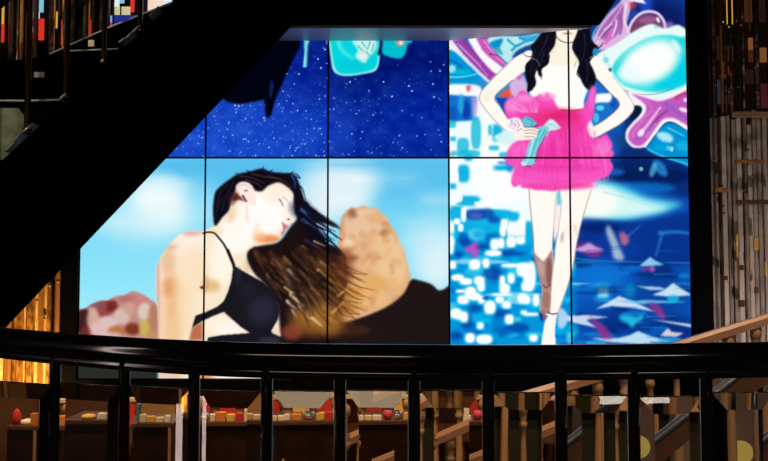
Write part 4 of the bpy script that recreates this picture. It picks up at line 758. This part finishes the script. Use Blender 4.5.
for x0, y0, x1, y1, m in ((714, 188, 728, 192, 'amber'), (735, 160, 765, 163, 'amber'), (736, 200, 772, 204, 'brown'), (731, 112, 775, 117, 'wood'), (735, 234, 739, 258, 'goldlight'), (738, 236, 744, 252, 'palesilver'), (753, 238, 759, 250, 'goldlight'), (738, 265, 744, 270, 'brown'), (738, 300, 745, 307, 'brown'), (754, 287, 759, 293, 'brown'), (764, 262, 767, 276, 'goldlight'), (722, 276, 728, 280, 'brown'), (749, 255, 751, 276, 'goldlight'), (737, 246, 739, 290, 'amber')):
    obj('cross_piece', BX(P(x0, y0, 6.52), P(x1, y1, 6.50), .002), M[m], rs)
# upper-floor interior seen above at the right
ui = thing('upper_floor_display', P(740, 100, 7.6), 'shop display painted as warm glowing patches seen dimly through the strips at the upper right', 'shop display')
obj('back_panel', BX(P(700, -40, 7.6), P(830, 118, 7.7)), M['brown'], ui)
obj('backing', BX((P(713, 289, 6.68).x, 6.68, .0), (P(830, 289, 6.68).x, 6.70, P(0, 117, 6.68).z)), M['taupe'], rs)
patches('lit_panel', [(726, -10, 733, 24, em['gold'])], 7.58, ui)
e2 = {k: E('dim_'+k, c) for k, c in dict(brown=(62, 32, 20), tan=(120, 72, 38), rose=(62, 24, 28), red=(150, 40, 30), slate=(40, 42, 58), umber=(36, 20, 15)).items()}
patches('glow_patch', [(744, 0, 756, 22, e2['brown']), (757, 0, 775, 22, e2['umber']), (748, 38, 756, 50, e2['tan']), (748, 50, 755, 62, e2['brown']), (758, 48, 768, 62, e2['tan']), (760, 84, 772, 108, e2['rose']), (716, 36, 722, 60, e2['umber']), (728, 46, 733, 62, e2['tan']), (728, 66, 733, 74, e2['red']), (717, 80, 724, 104, e2['slate']), (728, 88, 734, 104, e2['rose']), (745, 70, 758, 84, e2['umber']), (722, 62, 726, 78, e2['tan'])], 7.58, ui)  # emissive patches imitating dim warm shop light and reflections
# ------------------------------------------------------------------ foreground guard railing
KX = [-330, -190, -60, 0, 60, 125, 195, 270, 400, 520, 640, 768, 900, 1040, 1180]; KY = [312, 322, 332, 339.5, 345.2, 350.2, 354.2, 357.0, 358.8, 359.2, 358.0, 356.0, 352.5, 347.5, 342.0]; KD = [2.5, 2.2, 1.95, 1.86, 1.79, 1.72, 1.66, 1.63, 1.60, 1.60, 1.60, 1.62, 1.66, 1.74, 1.85]
def rail_at(px):
    d = float(np.interp(px, KX, KD)); return P(px, float(np.interp(px, KX, KY)), d)
gr = thing('guard_railing', (0, 1.6, 0), 'curved black handrail on round posts with clear glass panes, nearest across the bottom', 'railing')
rp = catmull([tuple(rail_at(x)) for x in KX], False, 8)
obj('handrail', tube([tuple(p) for p in rp], .0238, 28), M['rail'], gr)
obj('under_channel', tube([(p[0], p[1]+.002, p[2]-.026) for p in rp], .010, 10), M['post'], gr)
PX = [-200, -140, -78, -14, 56, 125, 194.5, 267, 340, 414, 488, 560.5, 633, 705.5, 778, 850, 921, 990, 1058]
cen = []
for px in PX:
    c = rail_at(px); cen.append(c)
    obj('post', lathe(c.x, c.y, [(0, .03), (.012, .03), (.014, .0100), (c.z-.02, .0100)], 20), M['post'], gr)
def pane(a, b, ztop, zbot):
    d = Vector((b.x-a.x, b.y-a.y, 0)); Ln = d.length; d.normalize(); n = Vector((d.y, -d.x, 0)); g = .0104
    W_ = Ln-2*g; o = Vector((a.x, a.y, 0))+d*g; H_ = ztop-zbot; bw, bh, th, dep = .022, .027, .012, .0065
    v = lambda u, h, q: o+d*u+n*q+Vector((0, 0, zbot+h))
    bm = bmesh.new(); ring = lambda L: [bm.verts.new(x) for x in L]
    bk = ring([v(0, 0, -th/2), v(W_, 0, -th/2), v(W_, H_, -th/2), v(0, H_, -th/2)])
    ed = ring([v(0, 0, th/2-dep), v(W_, 0, th/2-dep), v(W_, H_, th/2-dep), v(0, H_, th/2-dep)])
    fr_ = ring([v(bw, bh, th/2), v(W_-bw, bh, th/2), v(W_-bw, H_-bh, th/2), v(bw, H_-bh, th/2)])
    bm.faces.new(bk)
    for A_, B_ in ((bk, ed), (ed, fr_)):
        for k in range(4): bm.faces.new((A_[k], A_[(k+1) % 4], B_[(k+1) % 4], B_[k]))
    bm.faces.new(fr_[::-1])
    return bm
TY = [372, 375, 379, 383, 385, 388, 391.5, 391.5, 391, 391, 393, 396, 397, 393, 390, 387, 384, 381]
for k in range(len(PX)-1):
    a, b = cen[k], cen[k+1]; px = (PX[k]+PX[k+1])/2; zt = P(px, TY[k], (a.y+b.y)/2).z
    pn = obj('glass_pane', pane(a, b, zt, .15), M['glass'], gr)
    for z_ in (zt+.0, ):
        d = (Vector((b.x, b.y, 0))-Vector((a.x, a.y, 0))).normalized()
        obj('pane_clip', tube([(a.x+d.x*.009, a.y+d.y*.009, z_+.001), (b.x-d.x*.009, b.y-d.y*.009, z_+.001)], .0011, 6), M['bronze'], pn)
# ------------------------------------------------------------------ wooden balustrade of a stair rising to the right
YB = 4.4
wb = thing('wooden_stair_balustrade', (P(430, 437, YB).x, YB, 0), 'pale wooden banister with turned balusters rising to the right behind the glass', 'railing')
rl = [(372, 461), (432, 437), (470, 420), (511, 396.5), (596, 372.5), (676, 343), (768, 314.5), (840, 291)]
rl3 = [P(x, y, YB) for x, y in rl]
def raily(px): return float(np.interp(px, [q[0] for q in rl], [q[1] for q in rl]))
bm = bmesh.new(); prev = None
prof = [(-.030, -.022), (-.030, .010), (-.018, .026), (.018, .026), (.030, .010), (.030, -.022)]
for p in rl3:
    ring = [bm.verts.new((p.x, p.y+u, p.z-.02+v)) for u, v in prof]
    if prev:
        for k in range(6): bm.faces.new((prev[k], prev[(k+1) % 6], ring[(k+1) % 6], ring[k]))
    else: bm.faces.new(ring)
    prev = ring
bm.faces.new(prev[::-1]); obj('handrail', bm, M['woodrail'], wb)
def turned(px, ztop, zbot, r, y, parent, m, square=False):
    x = P(px, 400, y).x; H_ = ztop-zbot
    pr = [(0, 1.15), (.05, 1.15), (.06, .8), (.08, 1.1), (.10, .75), (.30, 1.0), (.42, 1.12), (.60, .85), (.80, .62), (.86, .6), (.87, .95), (.89, .95), (.90, .62), (.92, .9), (.935, .9), (.94, 1.1), (1, 1.1)]
    return obj('baluster', lathe(x, y, [(zbot+t_*H_, r*k_) for t_, k_ in pr], 12), m, parent, False)
sl = lambda px: P(px, raily(px), YB).z
for px in (450, 478, 503, 523, 548, 573, 598, 624.5, 650.5, 677, 703, 730, 757, 784):
    z = sl(px)-.035
    turned(px, z, max(.02, z-.88), .023 if px != 523 else .019, YB, wb, M['wood'])
bm = prism_xz([(q.x, z_) for q, z_ in zip(rl3[1:], [max(.0, p.z-1.22) for p in rl3[1:]])]+[(q.x, max(.02, q.z-.92)) for q in rl3[:0:-1]], YB-.04, YB+.04)
obj('stringer', bm, M['wood'], wb)
for px, top in ((351, 401), (426, 402)):
    z = P(px, top, YB-.02).z; x = P(px, 420, YB-.02).x
    obj('newel_post', lathe(x, YB-.02, [(0, .05), (.3, .05), (z-.36, .045), (z-.30, .030), (z-.22, .034), (z-.205, .046), (z-.18, .046), (z-.17, .034), (z-.155, .044), (z-.14, .030), (z-.07, .032), (z-.05, .046), (z-.02, .04), (z, .012)], 16), M['wood'], wb)
# second handrail, steeper, brown, its cold sheen painted as blue-grey rail colour
sr = thing('steep_handrail', (P(653, 441, 3.7).x, 3.7, 0), 'brown handrail with a painted bluish sheen climbing steeply at the lower right', 'railing')
obj('rail', tube([P(x, y, 3.7) for x, y in ((600, 480), (653, 441), (700, 404), (747, 368), (800, 328))], .016, 14), M['steel'], sr)
obj('panel', prism_xz([(P(x, y, 3.7).x, P(x, y, 3.7).z) for x, y in ((600, 484), (653, 445), (700, 408), (747, 372), (800, 332), (800, 362), (747, 396), (700, 430), (640, 478))], 3.69, 3.72), M['brown'], sr)
for px in (640, 760): obj('leg', tube([(P(px, 400, 3.74).x, 3.74, 0), (P(px, 400, 3.74).x, 3.74, P(px, 452 if px == 640 else 362, 3.74).z)], .012, 10), M['post'], sr)
# ------------------------------------------------------------------ level balustrade and hanging garments below the wall
lb = thing('low_balustrade', (P(340, 400, 5.9).x, 5.9, 0), 'low cream balustrade directly beneath the video wall', 'railing')
za, zb_ = P(340, 395, 5.9).z, P(340, 399, 5.9).z
obj('top_rail', BX((P(212, 395, 5.9).x, 5.87, zb_), (P(560, 395, 5.9).x, 5.93, za), .004), M['creamwood'], lb)
for k in range(15): turned(216+24.3*k, zb_, .0, .026, 5.9, lb, M['wood'])
GM = ['red', 'pink', 'red', 'yellow', 'red', 'pink', 'red', 'blue', 'red', 'dark', 'white', 'pink', 'dark', 'red']
GN = {'red': 'red', 'pink': 'rose', 'yellow': 'yellow', 'blue': 'dark blue', 'dark': 'dark brown', 'white': 'white'}
gar = thing('garment_rack', (P(390, 400, 6.15).x, 6.15, 0), 'long low garment rail behind the cream balustrade', 'clothes rack')
gz = P(390, 396, 6.15).z
obj('rail', tube([(P(214, 396, 6.15).x, 6.15, gz), (P(566, 396, 6.15).x, 6.15, gz)], .009, 8), M['post'], gar)
for px in (214, 566): obj('leg', tube([(P(px, 396, 6.15).x, 6.15, 0), (P(px, 396, 6.15).x, 6.15, gz)], .010, 8), M['post'], gar)
seen = {}
ordn = ['first', 'second', 'third', 'fourth', 'fifth', 'sixth']
for k, c in enumerate(GM):
    px = 229+24.3*k; x = P(px, 400, 6.15).x; hw = .058; n_ = seen.get(c, 0); seen[c] = n_+1
    bm = bmesh.new(); zt = gz-.014; prof = [(-.012, zt), (.012, zt), (hw, zt-.03), (hw*.9, zt-.08), (hw*1.05, gz-.17), (-hw*1.05, gz-.17), (-hw*.9, zt-.08), (-hw, zt-.03)]
    A_ = [bm.verts.new((x+u, 6.13, z)) for u, z in prof]; B_ = [bm.verts.new((x+u, 6.17, z)) for u, z in prof]
    bm.faces.new(A_); bm.faces.new(B_[::-1])
    for q in range(8): bm.faces.new((A_[q], B_[q], B_[(q+1) % 8], A_[(q+1) % 8]))
    o = obj('garment', bm, M[c]); cnt = GM.count(c)
    lab = ('only ' if cnt == 1 else ordn[n_]+' from left of the ')+GN[c]+(' garment' if cnt == 1 else ' garments')+' hanging on the low rack'
    tag(o, lab, 'garment', 'garments on the low rack')
# ------------------------------------------------------------------ display counters with small goods
CT = [(8, 38, 426, 4.9, 'low dark counter at the far left edge holding a red round bag'), (64, 116, 420, 4.9, 'dark counter with pale edge board, yellow and white goods on top'), (128, 172, 423, 4.9, 'dark counter left of the tan board holding cream boxes'),
      (196, 262, 422, 4.9, 'wide dark counter under the rose garment with a row of amber goods'), (270, 332, 421, 4.9, 'dark counter with orange and cream goods and a glass bowl'), (346, 404, 421, 4.9, 'dark counter right of the turned newel with a cream striped box row')]
for x0, x1, y, d, lab in CT:
    a, b = P(x0, y, d), P(x1, y, d); t = thing('display_counter', ((a.x+b.x)/2, d, 0), lab, 'counter', 'display counters')
    obj('body', BX((a.x, d, 0), (b.x, d+.35, a.z-.02), .004), M['dark'], t)
    obj('top', BX((a.x-.01, d-.01, a.z-.02), (b.x+.01, d+.36, a.z), .003), M['brown'], t)
    obj('edge_strip', BX((b.x-.014, d-.012, 0), (b.x, d-.001, a.z-.021)), M['tan'], t)
def goods(name, px, py, wpx, hpx, d, m, lab, cat, shape='box'):
    zt = P(px, py, d).z; x = P(px, py, d).x; hw = wpx/960*d/2; h = hpx/960*d
    if shape == 'box': bm = BX((x-hw, d+.02, zt), (x+hw, d+.02+hw*1.6, zt+h), .003)
    elif shape == 'bowl': bm = lathe(x, d+.06, [(zt, hw*.5), (zt+h*.2, hw*.9), (zt+h*.6, hw), (zt+h, hw*.8)])
    else: bm = lathe(x, d+.06, [(zt, hw*.85), (zt+h*.3, hw), (zt+h*.7, hw*.9), (zt+h*.9, hw*.5), (zt+h, hw*.1)])
    return tag(obj(name, bm, M[m]), lab, cat)
goods('folded_cloth', 24, 426, 14, 6, 4.9, 'white', 'crumpled white cloth on the far left counter', 'cloth', 'round')
goods('hand_bag', 13, 426, 9, 16, 4.9, 'red', 'red round bag beside the white cloth on the far left counter', 'bag', 'round')
goods('gift_box', 33, 426, 7, 12, 4.9, 'orange', 'orange box at the right end of the far left counter', 'box')
goods('folded_cloth', 86, 420, 15, 5, 4.9, 'yellow', 'yellow heaped cloth on the counter with the pale edge board', 'cloth', 'round')
goods('gift_box', 101, 420, 9, 6, 4.9, 'white', 'white box beside the yellow cloth', 'box')
for px, w_, h_, m, lab in ((134, 10, 18, 'teal', 'tall teal box at left end of the counter by the tan board'), (142, 7, 8, 'cream', 'small cream box next to the tall teal box'), (150, 9, 6, 'yellow', 'low yellow box mid counter left of the tan board'), (159, 8, 5, 'cream', 'flat cream box mid counter left of the tan board'), (167, 6, 7, 'white', 'small white box nearest the tan board'),
    (210, 9, 7, 'cream', 'cream box at left end of the wide dark counter'), (220, 10, 9, 'orange', 'orange box on the wide dark counter'), (230, 8, 7, 'yellow', 'yellow box on the wide dark counter'), (239, 7, 8, 'red', 'red box on the wide dark counter'), (247, 7, 12, 'cream', 'tall cream box at right end of the wide dark counter')):
    goods('gift_box', px, 423 if px < 200 else 422, w_, h_, 4.9, m, lab, 'box')
for px, w_, h_, m, lab, sh in ((285, 9, 6, 'cream', 'cream box at left end of the counter with the glass bowl', 'box'), (296, 10, 6, 'orange', 'orange box beside the glass bowl', 'box'), (308, 13, 8, 'crystal', 'shiny glass bowl on the middle counter', 'bowl'), (320, 8, 7, 'yellow', 'yellow box right of the glass bowl', 'box'),
    (360, 7, 5, 'white', 'leftmost white box on the counter right of the turned newel', 'box'), (368, 7, 5, 'cream', 'cream box second from left right of the turned newel', 'box'), (377, 9, 5, 'white', 'wide white box mid counter right of the turned newel', 'box'), (388, 9, 9, 'pink', 'round rose bowl at right end of the counter by the turned newel', 'bowl')):
    goods('gift_box' if sh == 'box' else 'bowl', px, 421, w_, h_, 4.9, m, lab, 'box' if sh == 'box' else 'bowl', sh)
# boards and shop partitions at the left
def board(name, x0, y0, x1, d, m, lab, cat='panel', th=.03):
    a, b = P(x0, y0, d), P(x1, y0, d); return tag(obj(name, BX((a.x, d, 0), (b.x, d+th, a.z), .003), M[m]), lab, cat)
board('upright_board', 40, 388, 51, 5.3, 'tan', 'tan upright board at the left edge between railing post and gold strips', 'board')
board('upright_board', 178, 398, 188, 5.3, 'tan', 'tan upright board beside the counter under the bare waist picture', 'board')
board('partition', -10, 384, 39, 5.6, 'brown', 'brown partition under the gold strips at the far left', 'partition')
board('partition', 66, 394, 112, 5.6, 'brown', 'brown partition under the red rocks picture', 'partition')
board('partition', 126, 396, 176, 5.6, 'tan', 'tan partition behind the cream boxes counter', 'partition')
wl = thing('refraction_board', (P(590, 400, 5.5).x, 5.5, 0), 'added pale board imitating refracted wood, running level behind the rising banister', 'landing')  # added board imitating wood refracted by the glass bevels
a, b, c = P(486, 398, 5.5), P(706, 398, 5.5), P(600, 409, 5.5)
obj('fascia', BX((a.x, 5.5, c.z), (b.x, 5.54, a.z), .003), M['wood'], wl)
obj('recess_panel', BX((a.x, 5.56, 0), (b.x, 5.60, c.z-.001)), M['gap'], wl)  # dark panel put in for the open gap below
for px in (490, 545, 600, 655, 700): obj('support_post', BX((P(px-3, 400, 5.5).x, 5.5, 0), (P(px+3, 400, 5.5).x, 5.54, c.z-.001)), M['wood'], wl)
board('column_base', 680, 412, 702, 5.0, 'taupe', 'grey stone block at lower right behind the steep handrail', 'stone block', .2)
board('partition', 712, 380, 830, 5.6, 'taupe', 'taupe wall panel low at the right edge', 'partition')
lp = thing('globe_lamp', (P(741, 455, 4.7).x, 4.7, 0), 'pale yellow globe lamp at the lower right behind the balusters', 'lamp')
c = P(741, 452, 4.7); bm = bmesh.new(); bmesh.ops.create_uvsphere(bm, u_segments=20, v_segments=12, radius=.055); bmesh.ops.translate(bm, verts=bm.verts, vec=c)
for f in bm.faces: f.smooth = True
obj('globe', bm, E('lamp_glow', (150, 125, 60)), lp); obj('stem', tube([(c.x, c.y, 0), (c.x, c.y, c.z-.05)], .012, 8), M['post'], lp)
sg = thing('spotlight_fixture', P(715, 404, 4.9), 'tiny bluish-white spotlight at the lower right behind the glass', 'lamp')
c = P(719, 405, 4.9); bm = bmesh.new(); bmesh.ops.create_icosphere(bm, subdivisions=2, radius=.014); bmesh.ops.translate(bm, verts=bm.verts, vec=c)
obj('bulb', bm, emis('cold_bulb', None, (.6, .85, 1), 3), sg); obj('stand', tube([(c.x, c.y, 0), (c.x, c.y, c.z-.012)], .008, 8), M['post'], sg)
